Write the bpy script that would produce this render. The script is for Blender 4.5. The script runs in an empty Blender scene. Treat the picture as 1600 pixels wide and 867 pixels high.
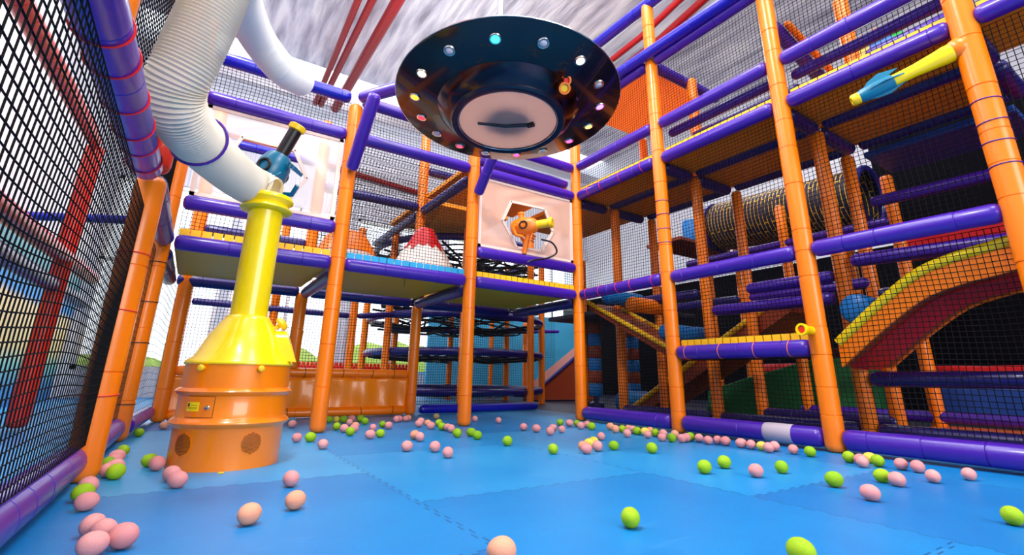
import bpy, math, random
from mathutils import Vector, Matrix
S = bpy.context.scene
COL = S.collection
# ------------------------------------------------------------------ camera, world, lights, exposure
CAM = Vector((0.27305, -3.69506, 0.39006)); YAW, PIT, ROL, FPX, PCY = 0.57273, 0.283144, 0.015737, 744.568, 372.084
fwd = Vector((math.sin(YAW)*math.cos(PIT), math.cos(YAW)*math.cos(PIT), math.sin(PIT)))
_r = Vector((math.cos(YAW), -math.sin(YAW), 0)); _u = _r.cross(fwd)
RGT = _r*math.cos(ROL) + _u*math.sin(ROL); UPV = -_r*math.sin(ROL) + _u*math.cos(ROL)
cd = bpy.data.cameras.new('camera'); cam = bpy.data.objects.new('camera', cd); COL.objects.link(cam)
cam.matrix_world = Matrix((( RGT.x, UPV.x, -fwd.x, CAM.x), (RGT.y, UPV.y, -fwd.y, CAM.y), (RGT.z, UPV.z, -fwd.z, CAM.z), (0, 0, 0, 1)))
cd.sensor_fit = 'HORIZONTAL'; cd.sensor_width = 36; cd.lens = FPX*36/1600; cd.shift_y = -(433.5-PCY)/1600; cd.clip_start = .02
S.camera = cam
S.view_settings.view_transform = 'Standard'; S.view_settings.look = 'None'; S.view_settings.gamma = 1
S.view_settings.use_curve_mapping = False; S.view_settings.exposure = 0.12
w = bpy.data.worlds.new('world'); S.world = w; w.use_nodes = True
w.node_tree.nodes['Background'].inputs[0].default_value = (0.86, 0.92, 1, 1); w.node_tree.nodes['Background'].inputs[1].default_value = 2.5
def area(name, loc, tgt, size, power, col=(1, 1, 1), sy=None):
    l = bpy.data.lights.new(name, 'AREA'); l.energy = power; l.size = size; l.color = col
    if sy: l.shape = 'RECTANGLE'; l.size_y = sy
    o = bpy.data.objects.new(name, l); COL.objects.link(o); o.location = loc
    o.rotation_euler = (Vector(tgt)-Vector(loc)).to_track_quat('-Z', 'Y').to_euler()
area('hall_light_key', (-0.3, -2.3, 5.5), (1.5, -.8, 0), .6, 215, (1, .96, .9))
area('hall_light_mid', (2.2, -1.6, 5.6), (2.2, -1.2, 0), 1.6, 60, (1, .97, .95))
area('hall_light_front', (2.2, -4.6, 5.4), (2.2, 0, 1.0), 1.6, 130, (1, .96, .92))
area('hall_light_back', (1.6, 3.2, 5.0), (1.6, 3.2, 0), 1.6, 70, (1, 1, 1))
area('hall_light_left', (-.7, .6, 4.6), (-.9, .6, 0), 1.4, 90, (1, .98, .95))
area('hall_light_right', (6.3, .6, 5.2), (6.3, .6, 3), 1.5, 60, (1, .97, .95))
area('ceiling_fill', (2.2, -.6, 4.5), (2.4, .2, 6), 2.0, 260, (1, .97, 1))  # unseen upward fill, added to brighten the foil ceiling
area('front_fill', (2.0, -8.5, 2.4), (1.6, 0, .9), 4.0, 270, (1, .95, .9), 2.6)  # fill light added behind the camera; the front wall has no window

# ------------------------------------------------------------------ materials
def lin(c): return tuple((v/255/12.92 if v/255 <= .04045 else ((v/255+.055)/1.055)**2.4) for v in c)
def mat(name, c, rough=.4, metal=0, spec=.5, bump=0, bscale=60, coat=0, var=0, vscale=8, trans=0, emit=0, alpha=None):
    m = bpy.data.materials.new(name); m.use_nodes = True; N = m.node_tree.nodes; L = m.node_tree.links; b = N['Principled BSDF']
    b.inputs['Base Color'].default_value = lin(c)+(1,); b.inputs['Roughness'].default_value = rough; b.inputs['Metallic'].default_value = metal
    b.inputs['Specular IOR Level'].default_value = spec; b.inputs['Coat Weight'].default_value = coat
    if trans: b.inputs['Transmission Weight'].default_value = trans
    if emit: b.inputs['Emission Color'].default_value = lin(c)+(1,); b.inputs['Emission Strength'].default_value = emit
    if var or bump:
        tc = N.new('ShaderNodeTexCoord')
    if var:
        n = N.new('ShaderNodeTexNoise'); n.inputs['Scale'].default_value = vscale; n.inputs['Detail'].default_value = 4
        mx = N.new('ShaderNodeMix'); mx.data_type = 'RGBA'; L.new(tc.outputs['Object'], n.inputs['Vector'])
        a = lin(c); mx.inputs[6].default_value = tuple(v*(1-var) for v in a)+(1,); mx.inputs[7].default_value = tuple(min(1, v*(1+var)) for v in a)+(1,)
        L.new(n.outputs[0], mx.inputs[0]); L.new(mx.outputs[2], b.inputs['Base Color'])
    if bump:
        n2 = N.new('ShaderNodeTexNoise'); n2.inputs['Scale'].default_value = bscale; n2.inputs['Detail'].default_value = 3
        bp = N.new('ShaderNodeBump'); bp.inputs['Strength'].default_value = bump; bp.inputs['Distance'].default_value = .01
        L.new(tc.outputs['Object'], n2.inputs['Vector']); L.new(n2.outputs[0], bp.inputs['Height']); L.new(bp.outputs[0], b.inputs['Normal'])
    if alpha is not None:
        t = N.new('ShaderNodeBsdfTransparent'); ms = N.new('ShaderNodeMixShader'); ms.inputs[0].default_value = alpha
        L.new(t.outputs[0], ms.inputs[1]); L.new(b.outputs[0], ms.inputs[2]); L.new(ms.outputs[0], N['Material Output'].inputs[0])
    return m
M = {}
M['orange'] = mat('orange_pvc', (254, 126, 0), .32, bump=.05, bscale=25, coat=.12)
M['purple'] = mat('purple_pvc', (66, 26, 160), .32, bump=.05, bscale=25, coat=.12)
M['blue_tube'] = mat('blue_pvc', (16, 18, 170), .3, bump=.05, bscale=25, coat=.15)
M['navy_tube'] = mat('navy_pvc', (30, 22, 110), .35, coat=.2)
M['red_tube'] = mat('red_pvc', (225, 40, 15), .35, coat=.2)
M['red_pipe'] = mat('red_paint', (140, 8, 16), .35)
M['net'] = mat('black_cord', (8, 7, 9), .8, spec=.2)
M['yellow'] = mat('yellow_paint', (255, 222, 0), .25, coat=.4)
M['drum'] = mat('orange_paint', (255, 134, 0), .28, coat=.4, bump=.02, bscale=6)
M['yellow_plastic'] = mat('yellow_plastic', (250, 205, 20), .35)
M['teal'] = mat('teal_plastic', (0, 112, 145), .35, coat=.1)
M['orange_plastic'] = mat('orange_plastic', (255, 130, 10), .35, coat=.2)
M['black'] = mat('black_plastic', (22, 20, 22), .4)
M['darkhole'] = mat('dark_brown_inside', (60, 38, 10), .7)
M['red'] = mat('red_vinyl', (205, 20, 25), .4)
M['red_bright'] = mat('red_plastic', (235, 45, 20), .4)
M['blue'] = mat('blue_vinyl', (0, 125, 205), .4, bump=.04, bscale=20)
M['blue_wall'] = mat('blue_wall_vinyl', (10, 60, 140), .5, var=.15)
M['green_vinyl'] = mat('green_vinyl', (30, 110, 60), .45)
M['brownred'] = mat('rust_red_vinyl', (150, 58, 25), .45)
M['orange_vinyl'] = mat('orange_vinyl', (255, 142, 14), .35, bump=.25, bscale=5, coat=.2)
M['deck_yellow'] = mat('mustard_deck', (255, 176, 16), .5, var=.08, bump=.05, bscale=15)
M['deck_orange'] = mat('ochre_deck', (250, 148, 14), .5, var=.1)
M['yellow_web'] = mat('yellow_webbing', (255, 195, 15), .55, bump=.2, bscale=80)
M['blue_web'] = mat('blue_webbing', (20, 165, 215), .55)
M['white'] = mat('white_vinyl', (245, 238, 230), .4, bump=.1, bscale=6)
M['hose'] = mat('white_hose', (232, 222, 202), .4, alpha=.8)
M['hose2'] = mat('white_hose_opaque', (240, 238, 234), .45)
M['tie_red'] = mat('red_tie', (235, 40, 40), .4)
M['tie_purple'] = mat('purple_tie', (75, 35, 150), .4)
M['tie_black'] = mat('black_tie', (40, 20, 15), .5)
M['chrome'] = mat('chrome', (210, 205, 200), .15, metal=1)
M['ufo'] = mat('gunmetal_gloss', (10, 10, 24), .2, metal=.1, coat=.35, spec=.4)
M['ufo_skirt'] = mat('dark_chrome', (70, 56, 62), .18, metal=1)
M['ufo_ring'] = mat('black_ring', (14, 16, 40), .25)
M['tape'] = mat('grey_tape', (178, 166, 180), .6)
M['navy_net'] = mat('black_elastic', (16, 15, 24), .7)
M['lens'] = mat('clear_lens', (235, 215, 212), .55)
M['sticker'] = mat('yellow_sticker', (255, 225, 0), .4)
M['ink'] = mat('dark_ink', (90, 60, 0), .5)
M['alu'] = mat('galvanised', (205, 205, 210), .35, metal=.8)
M['panel_clear'] = mat('clear_vinyl', (236, 222, 216), .22, bump=.5, bscale=3.5, alpha=.55)
M['panel_pink'] = mat('milky_vinyl', (226, 180, 158), .25, bump=.7, bscale=3.5, alpha=.84)
M['panel_rim'] = mat('milky_rim', (236, 208, 194), .35)
M['plate'] = mat('milky_acrylic', (252, 216, 198), .3, trans=.0)
_p = M['plate'].node_tree; _t = _p.nodes.new('ShaderNodeBsdfTranslucent'); _t.inputs[0].default_value = lin((255, 226, 212))+(1,); _ms = _p.nodes.new('ShaderNodeMixShader'); _ms.inputs[0].default_value = .7
_p.links.new(_p.nodes['Principled BSDF'].outputs[0], _ms.inputs[1]); _p.links.new(_t.outputs[0], _ms.inputs[2]); _p.links.new(_ms.outputs[0], _p.nodes['Material Output'].inputs[0])

def nodes(name):
    m = bpy.data.materials.new(name); m.use_nodes = True
    return m, m.node_tree.nodes, m.node_tree.links, m.node_tree.nodes['Principled BSDF']
def ramp(N, stops, interp='LINEAR'):
    r = N.new('ShaderNodeValToRGB'); r.color_ramp.interpolation = interp
    el = r.color_ramp.elements
    while len(el) < len(stops): el.new(.5)
    for e, (p, c) in zip(el, stops): e.position = p; e.color = lin(c)+(1,)
    return r
def math_n(N, L, op, a, b=None, c=None):
    n = N.new('ShaderNodeMath'); n.operation = op
    for i, v in enumerate((a, b, c)):
        if v is None: continue
        if isinstance(v, (int, float)): n.inputs[i].default_value = v
        else: L.new(v, n.inputs[i])
    return n.outputs[0]
def floor_mat():
    m, N, L, b = nodes('blue_puzzle_mats')
    g = N.new('ShaderNodeNewGeometry'); sp = N.new('ShaderNodeSeparateXYZ'); L.new(g.outputs['Position'], sp.inputs[0])
    T = 1.045
    X, Y = sp.outputs[0], sp.outputs[1]
    # jigsaw tabs: the seam is shifted by a square wave running along it
    def tab(v): return math_n(N, L, 'MULTIPLY', math_n(N, L, 'SUBTRACT', math_n(N, L, 'GREATER_THAN', math_n(N, L, 'FRACT', math_n(N, L, 'MULTIPLY', v, 1/.075)), .5), .5), .014)
    xs = math_n(N, L, 'DIVIDE', math_n(N, L, 'SUBTRACT', math_n(N, L, 'ADD', X, tab(Y)), .955), T)
    col = math_n(N, L, 'FLOOR', xs)
    off = math_n(N, L, 'MULTIPLY', math_n(N, L, 'FRACT', math_n(N, L, 'MULTIPLY', math_n(N, L, 'ABSOLUTE', col), .5)), .94)
    ys = math_n(N, L, 'ADD', math_n(N, L, 'DIVIDE', math_n(N, L, 'ADD', math_n(N, L, 'ADD', Y, tab(X)), 2.11), T), off)
    row = math_n(N, L, 'FLOOR', ys)
    def edge(v):
        f = math_n(N, L, 'FRACT', v); return math_n(N, L, 'SUBTRACT', .5, math_n(N, L, 'ABSOLUTE', math_n(N, L, 'SUBTRACT', f, .5)))
    d = math_n(N, L, 'MINIMUM', edge(xs), edge(ys))
    seam = math_n(N, L, 'LESS_THAN', d, .0024)
    cb = N.new('ShaderNodeCombineXYZ'); L.new(col, cb.inputs[0]); L.new(row, cb.inputs[1])
    wn = N.new('ShaderNodeTexWhiteNoise'); L.new(cb.outputs[0], wn.inputs[0])
    n = N.new('ShaderNodeTexNoise'); n.inputs['Scale'].default_value = 2.5; n.inputs['Detail'].default_value = 6; L.new(g.outputs['Position'], n.inputs['Vector'])
    n2 = N.new('ShaderNodeTexNoise'); n2.inputs['Scale'].default_value = 6; n2.inputs['Detail'].default_value = 5
    mp = N.new('ShaderNodeMapping'); mp.inputs['Scale'].default_value = (.6, 3, 1); mp.inputs['Rotation'].default_value = (0, 0, .5); L.new(g.outputs['Position'], mp.inputs[0]); L.new(mp.outputs[0], n2.inputs['Vector'])
    scuff = ramp(N, [(.62, (0, 0, 0)), (.76, (110, 110, 110))]); L.new(n2.outputs[0], scuff.inputs[0])
    t = math_n(N, L, 'ADD', math_n(N, L, 'MULTIPLY', wn.outputs[0], .6), math_n(N, L, 'MULTIPLY', n.outputs[0], .4))
    r = ramp(N, [(.15, (0, 108, 182)), (.5, (0, 132, 200)), (.85, (50, 158, 214))]); L.new(t, r.inputs[0])
    m1 = N.new('ShaderNodeMix'); m1.data_type = 'RGBA'; L.new(scuff.outputs[0], m1.inputs[0]); L.new(r.outputs[0], m1.inputs[6]); m1.inputs[7].default_value = lin((120, 180, 225))+(1,)
    m2 = N.new('ShaderNodeMix'); m2.data_type = 'RGBA'; L.new(math_n(N, L, 'MULTIPLY', seam, .75), m2.inputs[0]); L.new(m1.outputs[2], m2.inputs[6]); m2.inputs[7].default_value = lin((0, 50, 105))+(1,)
    L.new(m2.outputs[2], b.inputs['Base Color']); b.inputs['Roughness'].default_value = .42
    bp = N.new('ShaderNodeBump'); bp.inputs['Strength'].default_value = .12; bp.inputs['Distance'].default_value = .004
    n3 = N.new('ShaderNodeTexNoise'); n3.inputs['Scale'].default_value = 160; L.new(g.outputs['Position'], n3.inputs['Vector']); L.new(n3.outputs[0], bp.inputs['Height']); L.new(bp.outputs[0], b.inputs['Normal'])
    return m
M['floor'] = floor_mat()
def foil_mat():
    m, N, L, b = nodes('foil_insulation')
    g = N.new('ShaderNodeNewGeometry'); b.inputs['Metallic'].default_value = .55; b.inputs['Roughness'].default_value = .38
    mp = N.new('ShaderNodeMapping'); mp.inputs['Scale'].default_value = (4.2, .6, 1); mp.inputs['Rotation'].default_value = (0, 0, .12); L.new(g.outputs['Position'], mp.inputs[0])
    n = N.new('ShaderNodeTexNoise'); n.inputs['Scale'].default_value = 1.6; n.inputs['Detail'].default_value = 7; n.inputs['Roughness'].default_value = .5; n.inputs['Distortion'].default_value = .15; L.new(mp.outputs[0], n.inputs['Vector'])
    r = ramp(N, [(.26, (150, 148, 160)), (.42, (205, 202, 212)), (.54, (232, 230, 236)), (.66, (255, 253, 253))]); L.new(n.outputs[0], r.inputs[0]); L.new(r.outputs[0], b.inputs['Base Color'])  # streaky reflections of the foil painted as light and dark base colour
    bp = N.new('ShaderNodeBump'); bp.inputs['Strength'].default_value = .6; bp.inputs['Distance'].default_value = .12; L.new(n.outputs[0], bp.inputs['Height']); L.new(bp.outputs[0], b.inputs['Normal'])
    return m
M['foil'] = foil_mat()
def band_mat(name, stops, z0, z1, noise=.12, nscale=1.2, rough=.6):
    m, N, L, b = nodes(name)
    g = N.new('ShaderNodeNewGeometry'); sp = N.new('ShaderNodeSeparateXYZ'); L.new(g.outputs['Position'], sp.inputs[0])
    n = N.new('ShaderNodeTexNoise'); n.inputs['Scale'].default_value = nscale; n.inputs['Detail'].default_value = 4; L.new(g.outputs['Position'], n.inputs['Vector'])
    t = math_n(N, L, 'DIVIDE', math_n(N, L, 'SUBTRACT', sp.outputs[2], z0), z1-z0)
    t2 = math_n(N, L, 'ADD', t, math_n(N, L, 'MULTIPLY', math_n(N, L, 'SUBTRACT', n.outputs[0], .5), noise))
    r = ramp(N, stops); L.new(t2, r.inputs[0]); L.new(r.outputs[0], b.inputs['Base Color']); b.inputs['Roughness'].default_value = rough
    return m
M['mural'] = band_mat('beach_mural', [(0, (15, 120, 190)), (.06, (20, 130, 180)), (.14, (110, 190, 170)), (.2, (235, 205, 125)), (.34, (245, 215, 150)), (.365, (20, 150, 225)), (.4, (30, 140, 200)), (.44, (60, 140, 140)), (.54, (130, 185, 195)), (.6, (235, 225, 225)), (1, (240, 232, 236))], 0, 3.2, .05)
def ribbed(name, c, scale, axis):
    m, N, L, b = nodes(name)
    g = N.new('ShaderNodeNewGeometry'); wv = N.new('ShaderNodeTexWave'); wv.bands_direction = axis; wv.inputs['Scale'].default_value = scale; L.new(g.outputs['Position'], wv.inputs['Vector'])
    bp = N.new('ShaderNodeBump'); bp.inputs['Strength'].default_value = .6; bp.inputs['Distance'].default_value = .03; L.new(wv.outputs[1], bp.inputs['Height']); L.new(bp.outputs[0], b.inputs['Normal'])
    b.inputs['Base Color'].default_value = lin(c)+(1,); b.inputs['Roughness'].default_value = .4
    return m
M['wall_white'] = ribbed('white_cladding', (206, 208, 218), 4, 'X')
M['wall_dark'] = mat('dark_navy_wall', (6, 6, 14), .9, spec=.1)
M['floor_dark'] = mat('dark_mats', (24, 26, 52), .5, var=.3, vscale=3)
M['grey_wall'] = mat('pale_wall', (225, 222, 218), .7)
def perforated(c):
    m, N, L, b = nodes('perforated_metal'); tc = N.new('ShaderNodeTexCoord')
    v = N.new('ShaderNodeTexVoronoi'); v.inputs['Scale'].default_value = 130; v.inputs['Randomness'].default_value = 0; L.new(tc.outputs['Object'], v.inputs['Vector'])
    mx = N.new('ShaderNodeMix'); mx.data_type = 'RGBA'; L.new(math_n(N, L, 'LESS_THAN', v.outputs[0], .36), mx.inputs[0])
    mx.inputs[6].default_value = lin(c)+(1,); mx.inputs[7].default_value = lin((50, 18, 5))+(1,); L.new(mx.outputs[2], b.inputs['Base Color']); b.inputs['Roughness'].default_value = .4
    return m
M['perf'] = perforated((235, 110, 0))
def dashed():
    m, N, L, b = nodes('navy_yellow_weave'); tc = N.new('ShaderNodeTexCoord')
    br = N.new('ShaderNodeTexBrick'); br.inputs['Scale'].default_value = 6; br.inputs['Mortar Size'].default_value = .022; br.inputs['Brick Width'].default_value = .8; br.offset = .5
    br.inputs['Color1'].default_value = lin((22, 24, 60))+(1,); br.inputs['Color2'].default_value = lin((16, 16, 40))+(1,); br.inputs['Mortar'].default_value = lin((225, 175, 25))+(1,)
    L.new(tc.outputs['Object'], br.inputs['Vector']); L.new(br.outputs[0], b.inputs['Base Color']); b.inputs['Roughness'].default_value = .6
    return m
M['weave'] = dashed()
def ballmat(name, c, c2):
    m, N, L, b = nodes(name); tc = N.new('ShaderNodeTexCoord'); oi = N.new('ShaderNodeObjectInfo')
    n = N.new('ShaderNodeTexNoise'); n.inputs['Scale'].default_value = 14; n.inputs['Detail'].default_value = 3; L.new(tc.outputs['Object'], n.inputs['Vector'])
    t = math_n(N, L, 'ADD', math_n(N, L, 'MULTIPLY', n.outputs[0], .6), math_n(N, L, 'MULTIPLY', oi.outputs['Random'], .4))
    r = ramp(N, [(.2, c), (.8, c2)]); L.new(t, r.inputs[0]); L.new(r.outputs[0], b.inputs['Base Color']); b.inputs['Roughness'].default_value = .75
    n2 = N.new('ShaderNodeTexNoise'); n2.inputs['Scale'].default_value = 260; L.new(tc.outputs['Object'], n2.inputs['Vector'])
    bp = N.new('ShaderNodeBump'); bp.inputs['Strength'].default_value = .3; bp.inputs['Distance'].default_value = .002; L.new(n2.outputs[0], bp.inputs['Height']); L.new(bp.outputs[0], b.inputs['Normal'])
    return m
BM = {'P': ballmat('pink_foam', (212, 130, 134), (230, 160, 156)), 'G': ballmat('green_foam', (116, 172, 0), (160, 196, 6)), 'O': ballmat('peach_foam', (226, 146, 112), (236, 164, 132)),
      'Y': ballmat('yellow_foam', (226, 205, 50), (234, 210, 90)), 'T': ballmat('tan_foam', (190, 165, 110), (205, 180, 130)), 'W': ballmat('pale_blue_foam', (90, 150, 190), (110, 165, 200)), 'D': ballmat('dark_foam', (60, 40, 60), (70, 45, 75))}

# ------------------------------------------------------------------ mesh helpers
class MB:
    def __init__(s): s.v = []; s.f = []
    def add(s, v, f): o = len(s.v); s.v += [tuple(p) for p in v]; s.f += [tuple(i+o for i in q) for q in f]; return s
    def box(s, c, d, rot=None, bev=0):
        hx, hy, hz = d[0]/2, d[1]/2, d[2]/2
        V = [Vector((x*hx, y*hy, z*hz)) for x in (-1, 1) for y in (-1, 1) for z in (-1, 1)]
        if rot is not None: V = [rot @ p for p in V]
        V = [p+Vector(c) for p in V]
        return s.add(V, [(0, 1, 3, 2), (4, 6, 7, 5), (0, 4, 5, 1), (2, 3, 7, 6), (0, 2, 6, 4), (1, 5, 7, 3)])
    def ring_sweep(s, rings, cap=True):
        n = len(rings[0]); o = len(s.v)
        for r in rings: s.v += [tuple(p) for p in r]
        for i in range(len(rings)-1):
            for j in range(n):
                a, b = o+i*n+j, o+i*n+(j+1) % n; s.f.append((a, b, b+n, a+n))
        if cap:
            s.f.append(tuple(o+j for j in range(n))[::-1]); s.f.append(tuple(o+(len(rings)-1)*n+j for j in range(n)))
        return s
    def lathe(s, prof, a=(0, 0, 0), axis=(0, 0, 1), n=24, cap=True):
        ax = Vector(axis).normalized(); t = Vector((1, 0, 0)) if abs(ax.x) < .9 else Vector((0, 1, 0)); e1 = (t-ax*t.dot(ax)).normalized(); e2 = ax.cross(e1); a = Vector(a)
        return s.ring_sweep([[a+ax*z+(e1*math.cos(2*math.pi*j/n)+e2*math.sin(2*math.pi*j/n))*max(r, 1e-4) for j in range(n)] for r, z in prof], cap)
    def tube(s, pts, r, n=10, cap=True):
        P = [Vector(p) for p in pts]; rs = r if isinstance(r, (list, tuple)) else [r]*len(P); rings = []; e1 = None
        for i, p in enumerate(P):
            d = (P[min(i+1, len(P)-1)]-P[max(i-1, 0)]).normalized()
            if e1 is None: t = Vector((0, 0, 1)) if abs(d.z) < .9 else Vector((1, 0, 0)); e1 = (t-d*t.dot(d)).normalized()
            else: e1 = (e1-d*e1.dot(d)).normalized()
            e2 = d.cross(e1); rings.append([p+(e1*math.cos(2*math.pi*j/n)+e2*math.sin(2*math.pi*j/n))*rs[i] for j in range(n)])
        return s.ring_sweep(rings, cap)
    def torus(s, c, axis, R, r, n=24, k=6):
        ax = Vector(axis).normalized(); t = Vector((1, 0, 0)) if abs(ax.x) < .9 else Vector((0, 1, 0)); e1 = (t-ax*t.dot(ax)).normalized(); e2 = ax.cross(e1); c = Vector(c); o = len(s.v)
        for i in range(n):
            d = e1*math.cos(2*math.pi*i/n)+e2*math.sin(2*math.pi*i/n)
            for j in range(k): s.v.append(tuple(c+d*(R+r*math.cos(2*math.pi*j/k))+ax*r*math.sin(2*math.pi*j/k)))
        for i in range(n):
            for j in range(k): s.f.append((o+i*k+j, o+((i+1) % n)*k+j, o+((i+1) % n)*k+(j+1) % k, o+i*k+(j+1) % k))
        return s
    def prism(s, poly, thick):       # poly: list of 3D points in a plane, extruded by vector thick
        n = len(poly); P = [Vector(p) for p in poly]; t = Vector(thick)
        return s.add(P+[p+t for p in P], [tuple(range(n))[::-1], tuple(range(n, 2*n))]+[(i, (i+1) % n, n+(i+1) % n, n+i) for i in range(n)])
    def sphere(s, c, r, n=16, k=10, sc=(1, 1, 1)):
        return s.ring_sweep([[Vector(c)+Vector((r*sc[0]*math.sin(t)*math.cos(2*math.pi*j/n), r*sc[1]*math.sin(t)*math.sin(2*math.pi*j/n), r*sc[2]*math.cos(t))) for j in range(n)] for t in [max(.02, min(math.pi-.02, math.pi*i/k)) for i in range(k+1)]])
    def build(s, name, m, parent=None, smooth=True, loc=None, bevel=0):
        me = bpy.data.meshes.new(name)
        if loc is None and parent is None and s.v:
            xs, ys, zs = zip(*s.v); loc = ((min(xs)+max(xs))/2, (min(ys)+max(ys))/2, min(zs))
        base = Vector(loc) if loc is not None else Vector((0, 0, 0))
        if parent is not None: base = parent['_o'] if False else wl(parent)
        me.from_pydata([(x-base.x, y-base.y, z-base.z) for x, y, z in s.v], [], s.f); me.update()
        me.materials.append(m if not isinstance(m, str) else M[m])
        if smooth:
            me.polygons.foreach_set('use_smooth', [True]*len(me.polygons)); me.set_sharp_from_angle(angle=math.radians(38))
        o = bpy.data.objects.new(name, me); COL.objects.link(o)
        if parent is not None: o.parent = parent
        else: o.location = base
        if bevel:
            bv = o.modifiers.new('bevel', 'BEVEL'); bv.width = bevel; bv.segments = 2; bv.limit_method = 'ANGLE'
        return o
def wl(o):
    v = Vector((0, 0, 0))
    while o is not None: v = v+Vector(o.location); o = o.parent
    return v
def tag(o, label, cat, group=None, kind=None):
    o['label'] = label; o['category'] = cat
    if group: o['group'] = group
    if kind: o['kind'] = kind
    return o
def thing(name, label, cat, loc, group=None):
    o = bpy.data.objects.new(name, None); COL.objects.link(o); o.location = loc; o.empty_display_size = .1
    return tag(o, label, cat, group)
def struct(o): o['kind'] = 'structure'; return o
RND = random.Random(7)
TR = .052
def sleeve(a, b, r=TR, seam=.33, n=18, e0=True, e1=True):
    a, b = Vector(a), Vector(b); d = b-a; L = d.length; prof = []
    def end(z0, s):
        return [(r*.35, z0+s*0), (r*.72, z0+s*.006), (r*.93, z0+s*.02), (r, z0+s*.04)]
    prof += end(0, 1)
    z = .04+RND.uniform(.08, seam)
    while z < L-.08:
        prof += [(r*1.0, z-.004), (r*.93, z-.0015), (r*.93, z+.0015), (r*(1+RND.uniform(-.03, .02)), z+.004)]
        z += seam*RND.uniform(.55, 1.3)
    prof += end(L, -1)[::-1]
    m = MB(); m.lathe(prof, a, d, n); return m
TG = 'padded tubes of the play frame'; PG = 'padded posts of the play frame'
def ptube(a, b, label, m='purple', r=TR, gap=.05, ties=0, tie='tie_red', name='padded_tube', seam=.33, cat='padded tube'):
    a, b = Vector(a), Vector(b); d = (b-a).normalized(); a2, b2 = a+d*gap, b-d*gap
    o = sleeve(a2, b2, r, seam).build(name, m); tag(o, label, cat, TG)
    for i in range(ties):
        t = (i+.5)/ties+RND.uniform(-.2, .2)/ties; p = a2.lerp(b2, t)
        MB().torus(p, d+Vector((.08*RND.uniform(-1, 1), .08*RND.uniform(-1, 1), .1*RND.uniform(-1, 1))), r+.002, .0028, 20, 5).build('cable_tie', tie, o)
    return o
def ppost(x, y, z0, z1, label, m='orange', r=TR+.004, ties=(), tie='tie_black', name='padded_post', seam=.4):
    o = sleeve((x, y, z0), (x, y, z1), r, seam).build(name, m, loc=(x, y, z0)); tag(o, label, 'padded post', PG)
    for z in ties: MB().torus((x, y, z), (.06*RND.uniform(-1, 1), .06*RND.uniform(-1, 1), 1), r+.002, .0026, 20, 5).build('cable_tie', tie, o)
    return o
def net(O, U, V, label, pitch=.027, r=.0018, sag=.0, hang=.012, hole=None, binding=None, bind_h=.045, poly=None, name='safety_net'):
    O, U, V = Vector(O), Vector(U), Vector(V); lu, lv = U.length, V.length; u, v = U/lu, V/lv; nn = u.cross(v)
    ph = [RND.uniform(0, 6) for _ in range(6)]
    def P(a, b):
        w_ = math.sin(math.pi*min(1, max(0, a/lu)))*math.sin(math.pi*min(1, max(0, b/lv)))
        k = w_*hang
        return O+u*(a+k*math.sin(5*b+ph[0]+2*a))+v*(b+k*math.sin(4.3*a+ph[1]+1.7*b))+nn*(sag*w_+k*.8*math.sin(3*a+ph[2])*math.cos(4*b+ph[3]))
    m = MB()
    def cord(pts, e):
        prev = None; o = len(m.v)
        for p in pts:
            m.v += [tuple(p+nn*r), tuple(p-nn*r*.6+e*r), tuple(p-nn*r*.6-e*r)]
        for i in range(len(pts)-1):
            b0 = o+3*i
            m.f += [(b0, b0+1, b0+4, b0+3), (b0+1, b0+2, b0+5, b0+4), (b0+2, b0, b0+3, b0+5)]
    def spans(fix, vert):
        L = lv if vert else lu; segs = max(2, int(L/.11)); ts = [L*i/segs for i in range(segs+1)]
        if poly: 
            lo, hi = poly(fix, vert)
            if hi-lo < .01: return []
            ts = [lo+(hi-lo)*i/segs for i in range(segs+1)]
        return ts
    nu = max(1, round(lu/pitch)); nv = max(1, round(lv/pitch))
    for i in range(nu+1):
        a = lu*i/nu; ts = spans(a, True)
        if ts: cord([P(a, t) for t in ts], u)
    for i in range(nv+1):
        b = lv*i/nv; ts = spans(b, False)
        if ts: cord([P(t, b) for t in ts], v)
    o = m.build(name, 'net', smooth=False); tag(o, label, 'safety net', 'black safety nets')
    if binding:
        bm = MB(); segs = max(6, int(lu/.06))
        for i in range(segs):
            a = lu*(i+.06)/segs; c = lu*(i+.94)/segs
            bm.prism([P(a, 0)-nn*.006, P(c, 0)-nn*.006, P(c, 0)+v*bind_h-nn*.006, P(a, 0)+v*bind_h-nn*.006], nn*.012)
        bm.build('edge_binding', binding, o, smooth=False)['label'] = 'yellow binding along the lower edge' if binding == 'yellow_web' else 'blue binding along the lower edge'
    return o

# ------------------------------------------------------------------ grid
XA, XB, XC = 1.078, 2.217, 3.476
YD, YE, YF, YG = -1.128, -2.222, -3.206, -4.3
YL, YB = -1.24, 1.25
Z1, ZR, Z2, ZT, ZL, ZP = 1.2, 1.477, 2.272, 2.613, .593, 3.28
X2, X3, X4 = 3.95, 4.55, 5.2

# ------------------------------------------------------------------ setting
def slab(name, c, d, m): return struct(MB().box(c, d).build(name, m, smooth=False))
slab('floor', (.9, -1.0, -.05), (6.2, 16, .1), 'floor')
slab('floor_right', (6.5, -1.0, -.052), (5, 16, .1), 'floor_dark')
slab('ceiling', (2.6, -1.6, 6.2), (13, 13.4, .1), 'foil')
slab('wall_left', (-1.4, -1, 1.65), (.1, 14.2, 3.3), 'mural')
slab('wall_left_upper', (-1.42, -1, 4.75), (.1, 14.2, 2.9), 'wall_white')
slab('wall_right', (9.0, -1, 1.2), (.1, 16, 2.4), 'wall_dark')
slab('wall_right_upper', (9.05, -1, 4.3), (.1, 16, 3.8), 'wall_white')
slab('wall_front', (2.6, -8.9, 3.1), (13, .1, 6.2), 'grey_wall')
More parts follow.
